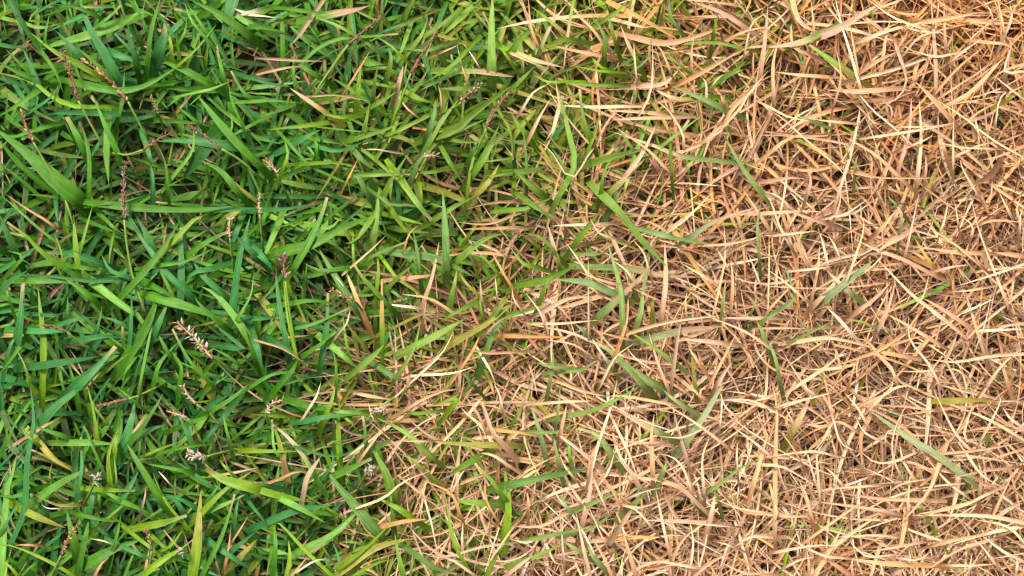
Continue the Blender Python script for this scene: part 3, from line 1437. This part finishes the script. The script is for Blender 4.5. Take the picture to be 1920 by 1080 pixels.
# blades that stand out in the photograph
for (ox, oy), text in TRACES.items():
    for line in text.strip().splitlines():
        f = line.split()
        code, wd = f[0], float(f[1]) / 3
        pts = [(ox + float(p.split(',')[0]) / 3, oy + float(p.split(',')[1]) / 3) for p in f[2:]]
        c_a, c_b = (code.split('>') + [code])[:2] if '>' in code else (code, code)
        isg = c_a in GREENS
        thin = wd < 6
        z0 = random.uniform(186, 208) + (10 if thin else 0) - (10 if c_a == 'd' else 0)
        P = np.array([(x, y, 0.0) for x, y in pts])
        d0 = P[0] - P[1]; d0 /= np.linalg.norm(d0) + 1e-9
        ext = P[0] + d0 * (30 if thin else 42)
        s = np.r_[0, np.cumsum(np.linalg.norm(np.diff(P, axis=0), axis=1))]; s /= s[-1]
        arch = random.uniform(4, 16)
        P[:, 2] = z0 + arch * np.sin(math.pi * s) - random.uniform(0, 12) * s ** 2
        ext[2] = z0 - random.uniform(40, 70)
        P = np.vstack([ext, P])
        ln = to_world(resample(P, K))
        ca = np.array(COL[c_a])
        if c_a in 'atsp' and pts[0][0] < 620:
            ca = .58 * ca + .42 * np.array(COL['k'])
        if c_a in 'gbdl' and 650 < pts[0][0]:
            ca = .75 * ca + .25 * np.array(COL['o'])
        if c_a in 'gbdly' and pts[0][0] > 980 and dry_share(*pts[0]) > .8:
            ca = .55 * ca + .45 * np.array(COL['e'])       # the last living blades in the dead patch are dull
        c0 = jitter(ca, .10, .05); c1 = jitter(COL[c_b], .08, .04)
        if c_a == c_b:
            c1 = c0
            if isg and random.random() < .25:
                c1 = 0.6 * c0 + 0.4 * np.array(COL['y'])
        tw = .35 if isg else .6
        (green if isg else dry).add(ln, wd * ((1.0 if isg else 1.1) if wd > 6 else 1.1), c0, c1, .62 if '>' in code else 1.2, random.uniform(-tw, tw), random.uniform(-tw, tw),
                                    random.uniform(.04, .22) if isg else random.uniform(.1, .5), 0.15 if isg else .55, code)

green.arrays(); dry.arrays()

# ------------------------------------------------------------------ seed stalks and tufts (places in photograph pixels)
# kind, label phrase, stem base..top, head base..tip
STALKS = [
    ('brown', 'brown seed head with pale husks', [(193, 273), (167, 227), (147, 189)], [(147, 187), (133, 140), (118, 97)], 7, 'bristly brown seed head with pale husks under the bowed lime blade'),
    ('rustslim', 'slim reddish seed head', [(276, 258), (258, 225), (240, 190)], [(240, 190), (205, 150), (157, 112)], 4.5, 'slim reddish seed head slanting beside a straw tip in the green grass'),
    ('rustslim', 'small rust seed head', [(117, 360), (85, 305), (62, 266)], [(62, 266), (48, 235), (41, 207)], 4.5, 'small rust seed head by the upper left edge on a long arching stem'),
    ('brown', 'bent brown seed head', [(217, 288), (240, 290), (268, 281)], [(270, 280), (295, 262), (323, 248)], 6, 'bent brown seed head on a curled lime stem above a pale blue-green tip'),
    ('tan', 'crumpled orange husk', [(300, 222), (298, 216), (296, 210)], [(296, 208), (289, 192), (282, 178)], 4.5, 'tiny crumpled orange husk between broad green blades near the top'),
    ('brownslim', 'slim dark seed head', [(480, 327), (450, 300), (415, 279)], [(415, 278), (385, 255), (357, 236)], 4, 'slim dark seed head leaning over a wide shaded dark green blade'),
    ('lilac', 'tall lilac-brown seed head', [(272, 583), (250, 522), (238, 460), (233, 412)], [(233, 410), (232, 350), (235, 303)], 7, 'tall lilac-brown seed head standing upright on a long reddish stem'),
    ('purpleslim', 'slim purple seed head', [(583, 185), (620, 130), (653, 84)], [(653, 83), (680, 60), (713, 32)], 4, 'slim purple seed head near the top edge rising towards the upper right'),
    ('brownslim', 'thin brown seed head', [(738, 227), (755, 180), (770, 138)], [(770, 137), (793, 100), (820, 57)], 4.5, 'thin brown seed head just left of the tall upright lime blade'),
    ('cream', 'crumpled cream husk', [(845, 205), (855, 200), (864, 192)], [(864, 190), (880, 175), (903, 156)], 6, 'crumpled cream husk under the pink-tipped blade at the top centre'),
    ('brown', 'mauve-brown seed head', [(890, 292), (902, 265), (912, 241)], [(912, 240), (930, 205), (958, 170)], 6.5, 'mauve-brown seed head crossed by a long green blade at the top centre'),
    ('pinkwhite', 'pink husk cluster', [(535, 360), (526, 340), (520, 326)], [(520, 324), (510, 312), (499, 302)], 7, 'pink and orange husk cluster on a short bright green shoot'),
    ('lilac', 'fluffy purple seed head', [(557, 665), (545, 600), (535, 527)], [(535, 523), (533, 500), (530, 478)], 11, 'fluffy purple seed head on top of a long lime stem'),
    ('white', 'white and brown seed head', [(437, 492), (433, 465), (431, 446)], [(431, 445), (430, 430), (431, 408)], 6, 'white and brown seed head standing on a short lime stem'),
    ('white', 'white spikelet', [(492, 455), (489, 425), (487, 402)], [(487, 400), (485, 380), (488, 363)], 6, 'white spikelet with cream husks right above the fluffy purple seed head'),
    ('white', 'large white husk tangle', [(432, 690), (415, 680), (398, 668)], [(398, 672), (365, 635), (333, 605)], 10, 'large tangle of white and brown husks hanging over dark green blades'),
    ('brownslim', 'curled dark seed head', [(168, 655), (145, 638), (125, 622)], [(125, 622), (103, 613), (83, 609)], 4.5, 'curled dark brown seed head lying near the left edge'),
    ('cream', 'grey-brown seed head', [(678, 580), (670, 570), (663, 564)], [(663, 563), (640, 552), (620, 543)], 5, 'grey-brown seed head beside the amber blades where the green thins'),
    ('rustslim', 'slim red-brown seed head', [(290, 728), (265, 740), (241, 748)], [(240, 748), (210, 755), (177, 762)], 4, 'slim red-brown seed head lying flat beside the wide blue-green blade'),
    ('tan', 'orange-tan husk', [(95, 1084), (105, 1062), (114, 1042)], [(115, 1040), (128, 1010), (147, 982)], 5, 'long orange-tan husk pointing up in the lower left corner'),
    ('white', 'drooping white husks', [(415, 800), (392, 775), (368, 758)], [(367, 757), (352, 740), (343, 722)], 5.5, 'drooping white husks at the end of a thick pale stem'),
    ('pinkwhite', 'rust and white husk', [(376, 828), (365, 803), (351, 784)], [(350, 783), (330, 776), (312, 770)], 5, 'small rust and white husk on a thin lime stem above the white tuft'),
    ('whitetuft', 'round white tuft', [(425, 847), (405, 851), (388, 856)], [(386, 856), (370, 856), (353, 852)], 10, 'round white and brown tuft at the end of a thick lime stem'),
    ('whitetuft', 'small white tuft', [(168, 925), (173, 915), (176, 906)], [(177, 906), (180, 898), (182, 890)], 8, 'small white tuft above a pale green blade near the lower left'),
    ('brown', 'dark brown seed head', [(275, 1075), (282, 1052), (284, 1034)], [(285, 1032), (280, 1010), (270, 993)], 5.5, 'dark brown seed head with a tan sheath near the bottom edge'),
    ('whitetuft', 'tiny white tuft', [(355, 1036), (350, 1036), (345, 1036)], [(346, 1036), (341, 1034), (336, 1032)], 6, 'tiny white tuft beside the upright lime blade near the bottom'),
    ('white', 'hooked white husk', [(505, 800), (500, 785), (499, 772)], [(499, 774), (510, 757), (530, 750)], 7.5, 'hooked white husk beside an amber curl in the lower green grass'),
    ('whitetuft', 'maroon and white husks', [(755, 735), (735, 748), (718, 760)], [(728, 762), (712, 770), (694, 776)], 8, 'cluster of maroon and white husks beside a wiry straw'),
    ('whitetuft', 'cream tuft', [(680, 900), (684, 893), (687, 888)], [(686, 886), (692, 883), (699, 880)], 9, 'cream and white tuft under the fresh green shoot'),
    ('white', 'white crumb of husks', [(800, 305), (802, 300), (804, 297)], [(796, 294), (806, 291), (818, 292)], 6.5, 'white crumb of husks lying in a dark gap below the pale blades'),
    ('whitetuft', 'white fleck', [(122, 334), (124, 330), (126, 328)], [(121, 329), (126, 327), (131, 326)], 0, ''),
]
STALKS = STALKS[:-1]


def spikelet_mesh(name, mat, curl=0.15, fat=0.32):
    """A pointed husk of length one: a small three-sided pod, slightly curled."""
    vs, fs = [], []
    n, m_ = 5, 5
    for i in range(n + 1):
        t = i / n
        r = fat * 0.5 * (math.sin(math.pi * min(1, t * 0.85 + 0.12)) ** 0.8) * (1 - 0.15 * t)
        if i == n:
            r = 0.012
        for j in range(m_):
            a = 6.283 * j / m_
            vs.append((r * math.cos(a) + curl * t * t, r * math.sin(a) * 0.75, t))
    for i in range(n):
        for j in range(m_):
            a, b = i * m_ + j, i * m_ + (j + 1) % m_
            fs.append((a, b, b + m_, a + m_))
    fs.append(tuple(range(m_))[::-1]); fs.append(tuple(range(n * m_, n * m_ + m_)))
    me = bpy.data.meshes.new(name)
    me.from_pydata(vs, [], fs); me.materials.append(mat)
    for p in me.polygons:
        p.use_smooth = True
    return me


def tube_mesh(name, pts, r0, r1, mat, origin, sides=6):
    P = np.array(pts, float)
    T = np.gradient(P, axis=0); T /= np.linalg.norm(T, axis=1, keepdims=True)
    vs, fs = [], []
    for i, (p, t) in enumerate(zip(P, T)):
        t = Vector(t); a = t.orthogonal().normalized(); b = t.cross(a)
        r = r0 + (r1 - r0) * i / (len(P) - 1)
        for j in range(sides):
            q = 6.283 * j / sides
            v = Vector(p) + a * r * math.cos(q) + b * r * math.sin(q)
            vs.append(tuple((v - Vector(origin)) * S))
    for i in range(len(P) - 1):
        for j in range(sides):
            a_, b_ = i * sides + j, i * sides + (j + 1) % sides
            fs.append((a_, b_, b_ + sides, a_ + sides))
    fs.append(tuple(range(sides))[::-1]); fs.append(tuple(range((len(P) - 1) * sides, len(P) * sides)))
    me = bpy.data.meshes.new(name)
    me.from_pydata(vs, [], fs); me.materials.append(mat)
    for p in me.polygons:
        p.use_smooth = True
    return me


SPK = {}
for nm, mt in (('rust', M_RUST), ('brown', M_BROWN), ('purple', M_PURPLE), ('lilac', M_LILAC), ('cream', M_CREAM), ('white', M_WHITE), ('tan', M_TANH)):
    SPK[nm] = [spikelet_mesh('spikelet', mt, .15, .55), spikelet_mesh('spikelet', mt, .7, .26)]
MIXES = {'brown': ['brown', 'brown', 'rust', 'cream', 'rust', 'cream'], 'rustslim': ['rust', 'tan', 'rust'], 'brownslim': ['brown', 'rust', 'brown'],
         'tan': ['tan', 'tan', 'cream'], 'lilac': ['lilac', 'brown', 'purple', 'cream', 'lilac', 'rust'], 'purpleslim': ['purple', 'brown', 'rust'],
         'cream': ['cream', 'brown', 'cream', 'white'], 'pinkwhite': ['tan', 'lilac', 'cream', 'rust', 'white'], 'white': ['white', 'white', 'cream', 'brown', 'rust'],
         'whitetuft': ['white', 'white', 'cream', 'white', 'brown']}
ZS = 238.0
LAND = []       # landmarks for the labels
for kind, short, stem_px, head_px, rad, label in STALKS:
    top = ZS + random.uniform(-4, 6)
    sp = [(x, y, top - 45 * (1 - i / (len(stem_px) - 1)) ** 1.3) for i, (x, y) in enumerate(stem_px)]
    d = (sp[0][0] - sp[1][0], sp[0][1] - sp[1][1]); dl = math.hypot(*d) + 1e-6
    sp = [(sp[0][0] + d[0] / dl * 26, sp[0][1] + d[1] / dl * 26, sp[0][2] - 70)] + sp
    hp = resample([(x, y, top + 2 * i) for i, (x, y) in enumerate(head_px)], 12)
    stem = to_world(resample(sp, 14)); head = to_world(hp)
    base = stem[0]
    root = bpy.data.objects.new('seed_stalk', None)
    root.empty_display_size = 0.003
    sc.collection.objects.link(root)
    root.location = tuple(base * S)
    root['label'] = label; root['category'] = 'seed head'; root['group'] = 'seed heads and tufts among the green grass'
    link('stem', tube_mesh('stem', stem, 2.6, 1.9, M_STEM, base), root)
    link('head_axis', tube_mesh('head_axis', head, 2.6, 1.0, M_BROWN if 'white' not in kind else M_CREAM, base), root)
    slim = 'slim' in kind
    Lh = float(np.linalg.norm(head[-1] - head[0]))
    tuft = kind == 'whitetuft'
    n_sp = int(max(14, Lh / (2.6 if slim else 1.9))) if not tuft else 30
    n_sp = min(n_sp, 60)
    for i in range(n_sp):
        t = (i + random.random()) / n_sp
        p = np.array([np.interp(t * 11, range(12), head[:, k]) for k in range(3)])
        ax = head[min(11, int(t * 11) + 1)] - head[max(0, int(t * 11) - 1)]
        ax = Vector(ax).normalized()
        ang = i * 2.4 + random.uniform(-.4, .4)
        o1 = ax.orthogonal().normalized(); o2 = ax.cross(o1)
        outw = o1 * math.cos(ang) + o2 * math.sin(ang)
        spread = random.uniform(.1, .5) if slim else random.uniform(.3, 2.2)
        if tuft:
            spread = random.uniform(.5, 3.0)
        dv = (ax + outw * spread).normalized()
        ln_ = rad * (random.uniform(1.2, 2.0) if slim else random.uniform(.6, 1.35))
        cn = random.choice(MIXES[kind])
        if kind == 'brown' and cn == 'cream':
            ln_ *= 1.05
        o = link('spikelet', SPK[cn][0 if random.random() < .6 else 1], root)
        o.location = tuple((p + np.array(outw) * (rad * random.uniform(.1, .4)) - base) * S)
        q = dv.to_track_quat('Z', 'Y'); o.rotation_mode = 'QUATERNION'
        from mathutils import Quaternion
        o.rotation_quaternion = q @ Quaternion((0, 0, 1), random.uniform(0, 6.28))
        o.scale = (ln_ * S,) * 3
    c = np.array(head_px, float).mean(0)
    LAND.append((c[0], c[1], short))

# distinctive blades as landmarks where no seed head stands
LAND += [
    (1597, 70, 'long white straw'), (1470, 78, 'pink and lime blade'), (1780, 850, 'grey-green ribbon'),
    (1290, 625, 'mauve-tipped green blade'), (1610, 500, 'cut green blade'), (1478, 540, 'curled green shoot'),
    (1560, 602, 'small green curl'), (1320, 770, 'upright olive blade'), (1850, 752, 'lime streak'),
    (1240, 420, 'long lime-to-yellow blade'), (1370, 130, 'little green stub'), (924, 75, 'tall upright lime blade'),
    (1080, 200, 'long pink straw'), (1100, 275, 'forked green tuft'), (1180, 345, 'mauve-green fork'),
    (1033, 450, 'red-tipped lime leaf'), (1400, 230, 'pale twisted straw'), (1690, 80, 'grey curled straw'),
    (1710, 500, 'long diagonal straw'), (1690, 130, 'straight orange straw'), (1880, 180, 'hooked white straw'),
    (1030, 890, 'wide green blade'), (1105, 930, 'mauve upright blade'), (1590, 640, 'arched pale straw'),
    (1565, 870, 'bent white straw'), (1700, 950, 'long level straw'), (1380, 890, 'lime sprig'),
    (1260, 1010, 'amber scrap'), (950, 930, 'fresh green shoot'), (716, 570, 'amber stub'), (920, 640, 'dewy blue-green blade'),
    (900, 790, 'pink folded blade'), (370, 1000, 'upright olive-lime blade'), (820, 460, 'crossed green blades'),
    (640, 425, 'wide dark green blade'), (60, 310, 'widest blue-green blade'), (420, 50, 'pale downward blade'),
    (1640, 290, 'radiating straws'), (1500, 430, 'whitish straw pair'), (1820, 420, 'long golden straw'),
    (1780, 640, 'level pale straw'), (1540, 1050, 'orange straw fan'), (1860, 1000, 'bottom corner straws'),
    (1180, 700, 'straw crossing over green'), (80, 540, 'long leaning lime blade'), (80, 700, 'upright lime blade'),
    (60, 900, 'tall lime-green blade'), (220, 830, 'folded lime leaf'), (560, 600, 'long pale leaf'),
    (560, 850, 'olive leaf with straw tip'), (600, 940, 'crossing green ribbons'), (1880, 880, 'curving white straw'),
    (1330, 560, 'dull dry thatch'), (1450, 280, 'straw crossroads'), (1200, 100, 'yellow-tipped blades'),
]

# ------------------------------------------------------------------ which blades show, and how much
def shown(step=6.0):
    V = np.concatenate([green.V, dry.V])
    me = mesh_of('probe', V, None, None, None)
    o = link('probe', me)
    bpy.context.view_layer.update()
    n = len(V)
    cnt = np.zeros(n); cx = np.zeros(n); cy = np.zeros(n)
    org = Vector((0, 0, H * S))
    y = step / 2
    while y < FH:
        x = step / 2
        while x < FW:
            d = Vector(((x - FW / 2) * S, (FH / 2 - y) * S, -H * S)).normalized()
            ok, loc, nrm, fi = o.ray_cast(org, d)
            if ok:
                b = fi // NF
                cnt[b] += 1; cx[b] += x; cy[b] += y
            x += step
        y += step
    bpy.data.objects.remove(o)
    # dew: a few rays more, onto the surface, are cast by the caller through the kept mesh
    return me, cnt, cx / np.maximum(cnt, 1), cy / np.maximum(cnt, 1)


probe_me, CNT, CX, CY = shown()
NG = len(green.c)
isgreen = np.arange(len(CNT)) < NG
codes = green.code + dry.code


def fading(code):
    return '>' in code or code in ('o', 'o>y', 'o>p')


kind_of = []
for i, c in enumerate(codes):
    a = c[0]; b = c[-1]
    if (a in GREENS) != (b in GREENS) or a == 'o' or b == 'o':
        kind_of.append('fading_grass_blade')
    else:
        kind_of.append('green_grass_blade' if isgreen[i] else 'dry_grass_blade')
kind_of = np.array(kind_of)
chosen = []
for kd in ('green_grass_blade', 'dry_grass_blade', 'fading_grass_blade'):
    idx = np.where((kind_of == kd) & (CNT >= 2))[0]
    idx = idx[np.argsort(-CNT[idx])][:300 if kd != 'fading_grass_blade' else 160]
    chosen += list(idx)
chosen_set = set(int(i) for i in chosen)
GROUP = {'green_grass_blade': 'living green grass blades', 'dry_grass_blade': 'dead straw-coloured grass blades',
         'fading_grass_blade': 'grass blades turning from green to straw'}
_X = ['eleventh', 'twelfth', 'thirteenth', 'fourteenth', 'fifteenth', 'sixteenth', 'seventeenth', 'eighteenth', 'nineteenth', 'twentieth']
ORD = ['closest', 'second closest', 'third closest', 'fourth closest', 'fifth closest', 'sixth closest', 'seventh closest', 'eighth closest', 'ninth closest', 'tenth closest'] + [x + ' closest' for x in _X]
DIRW = ['right', 'upper right', 'up', 'upper left', 'left', 'lower left', 'down', 'lower right']


def oct8(dx, dy):
    return int(round(math.atan2(dy, dx) / (math.pi / 4))) % 8


def describe(bag, i, code):
    C = bag.c[i]; wd = bag.w[i]
    ch = C[-1] - C[0]
    seg = np.linalg.norm(np.diff(C, axis=0), axis=1).sum()
    ratio = np.linalg.norm(ch) / seg
    a, b = code[0], code[-1]
    col = CWORD[a]
    if a != b:
        col = CWORD[a] + ' to ' + CWORD[b]
    wwd = 'thin' if wd < 5.5 else 'narrow' if wd < 9.5 else '' if wd < 14 else 'broad' if wd < 21 else 'very broad'
    lw = 'short' if seg < 105 else 'long' if seg > 210 else ''
    cw = 'curved' if ratio < .955 else ''
    if a == 's' and b in 'sktapnw':
        col = 'pale' if a == b else 'pale to ' + CWORD[b]
    noun = 'blade' if a in GREENS or b in GREENS else ('straw' if wd < 9.5 else 'dead blade')
    pt = 'pointing ' + DIRW[oct8(ch[0], ch[1])]
    sets = [(lw, wwd, cw, col, noun, pt), (lw, wwd, col, noun, pt), (wwd, col, noun, pt), (wwd.replace('very ', ''), col, noun, pt), (col, noun, pt), (wwd, col, noun), (col, noun)]
    return [' '.join(x for x in st if x) for st in sets]


def place_labels(items):
    """items: (key, what, x, y) -> {key: label}; a landmark and a side of it, and the order of nearness where that is not enough."""
    by = {}
    for key, what, x, y in items:
        best = min(LAND, key=lambda l: math.hypot(l[0] - x, l[1] - y))
        dx, dy = x - best[0], best[1] - y
        dist = math.hypot(dx, dy)
        side = ['right of', 'above right of', 'above', 'above left of', 'left of', 'below left of', 'below', 'below right of'][oct8(dx, dy)]
        if dist < 14:
            side = 'beside'
        opts = what if isinstance(what, list) else [what]
        what = next((q for q in opts if len((q + ' ' + side + ' ' + best[2]).split()) <= 13), opts[-1])
        by.setdefault((what, side, best[2]), []).append((dist, key))
    out_ = {}
    for (what, side, lm), v in by.items():
        v.sort(key=lambda t: t[0])
        for r, (dist, key) in enumerate(v):
            if len(v) == 1:
                out_[key] = '%s, %s the %s' % (what, side, lm)
            else:
                out_[key] = '%s, %s %s the %s' % (what, ORD[min(r, 19)], side, lm)
    return out_


items = []
for i in chosen:
    i = int(i)
    bag, k = (green, i) if i < NG else (dry, i - NG)
    items.append((i, describe(bag, k, codes[i]), CX[i], CY[i]))
LB = place_labels(items)


def trim(t):
    return t.strip()


# ------------------------------------------------------------------ ground
g = bpy.data.meshes.new('ground')
gn = 60
gv, gf = [], []
for j in range(gn + 1):
    for i in range(gn + 1):
        u = (i / gn * 2 - 1); v = (j / gn * 2 - 1)
        x = math.copysign(abs(u) ** 2.2, u) * 4.0; y = math.copysign(abs(v) ** 2.2, v) * 4.0
        gv.append((x, y, random.uniform(-.0015, .0008)))
for j in range(gn):
    for i in range(gn):
        a = j * (gn + 1) + i
        gf.append((a, a + 1, a + gn + 2, a + gn + 1))
g.from_pydata(gv, [], gf); g.materials.append(M_SOIL)
go = link('ground', g); go['kind'] = 'structure'

# ------------------------------------------------------------------ blades as objects, the rest as masses
for i in chosen:
    i = int(i)
    bag, k, mat = (green, i, M_GREEN) if i < NG else (dry, i - NG, M_DRY)
    base = bag.c[k][0]
    me = mesh_of(str(kind_of[i]), bag.V[k:k + 1], bag.COLR[k:k + 1], bag.AL[k:k + 1], mat, base)
    o = link(str(kind_of[i]), me, None, tuple(base * S))
    o['label'] = trim(LB[i]); o['category'] = 'grass blade'; o['group'] = GROUP[str(kind_of[i])]
for bag, off, nm, mat in ((green, 0, 'green_grass', M_GREEN), (dry, NG, 'dry_grass', M_DRY)):
    keep = np.array([(i + off) not in chosen_set for i in range(len(bag.c))])
    me = mesh_of(nm, bag.V[keep], bag.COLR[keep], bag.AL[keep], mat)
    o = link(nm, me); o['kind'] = 'stuff'

# the same lawn goes on round about, beyond the frame: copies of the filler mats share their meshes
for bag, nf, nm, mat in ((green, n_green_fill, 'green_grass', M_GREEN), (dry, n_dry_fill, 'dry_grass', M_DRY)):
    first = np.array([c[0][0] + FW / 2 for c in bag.c[:nf]])
    for lo, hi, shifts in ((-640, 2560, (0,)), (-640, 260, (-900, -1800)), (1500, 2560, (1060, 2120))):
        kp = np.zeros(len(bag.c), bool); kp[:nf] = (first >= lo) & (first < hi)
        if kp.sum() < 20:
            continue
        me = mesh_of(nm, bag.V[kp], bag.COLR[kp], bag.AL[kp], mat)
        for dx in shifts:
            for dy in (-2200, 0, 2200):
                if dx == 0 and dy == 0:
                    continue
                o = link(nm, me, None, (dx * S, dy * S, 0)); o['kind'] = 'stuff'
print('blades', len(green.c), len(dry.c))

# ------------------------------------------------------------------ dew drops
probe = link('probe', probe_me)
bpy.context.view_layer.update()
drops = [(32, 30, 2.2), (358, 188, 3.0), (351, 206, 2.4), (290, 165, 2.0), (302, 202, 2.0), (727, 50, 2.2), (680, 133, 1.8), (632, 12, 2.0), (812, 115, 1.6), (925, 626, 4.2),
         (670, 1003, 2.2), (632, 973, 1.8), (888, 459, 2.6), (764, 375, 2.4), (635, 302, 2.4), (500, 215, 2.4), (585, 160, 2.4), (246, 864, 2.0), (300, 888, 2.0),
         (185, 543, 2.2), (175, 618, 2.4), (284, 644, 2.2), (264, 648, 1.8), (180, 526, 2.4), (40, 460, 2.0), (45, 565, 2.4), (48, 705, 2.0), (22, 72, 1.8), (45, 1060, 2.2),
         (985, 282, 1.8), (608, 312, 1.8), (722, 168, 2.0), (560, 125, 2.2), (472, 525, 1.8), (285, 940, 1.8), (215, 150, 1.6), (75, 90, 1.8), (17, 795, 2.0), (160, 820, 1.8), (275, 1000, 1.6)]
for _ in range(60):
    x, y = random.uniform(0, 760), random.uniform(0, 1080)
    drops.append((x, y, random.uniform(1.1, 2.0)))
dm = bpy.data.meshes.new('dew_drop')
import bmesh
bm = bmesh.new(); bmesh.ops.create_icosphere(bm, subdivisions=2, radius=1.0)
for v in bm.verts:
    v.co.z *= 0.8
    if v.co.z < -0.45:
        v.co.z = -0.45
bm.to_mesh(dm); bm.free(); dm.materials.append(M_WATER)
for p in dm.polygons:
    p.use_smooth = True
org = Vector((0, 0, H * S))
ditems = []
for n_, (x, y, r) in enumerate(drops):
    d = Vector(((x - FW / 2) * S, (FH / 2 - y) * S, -H * S)).normalized()
    ok, loc, nrm, fi = probe.ray_cast(org, d)
    if not ok or loc.z / S < 120:
        continue
    if nrm.z < 0:
        nrm = -nrm
    o = link('dew_drop', dm)
    o.location = loc + nrm * r * S * 0.4
    o.scale = (r * S,) * 3
    o.rotation_mode = 'QUATERNION'; o.rotation_quaternion = nrm.to_track_quat('Z', 'Y')
    o['category'] = 'dew drop'; o['group'] = 'dew drops on the green blades'
    ditems.append((o.name, ['tiny dew drop on green blade', 'tiny dew drop'], x, y))
DL = place_labels(ditems)
for k_, t in DL.items():
    bpy.data.objects[k_]['label'] = trim(t)
bpy.data.objects.remove(probe)
bpy.data.meshes.remove(probe_me)
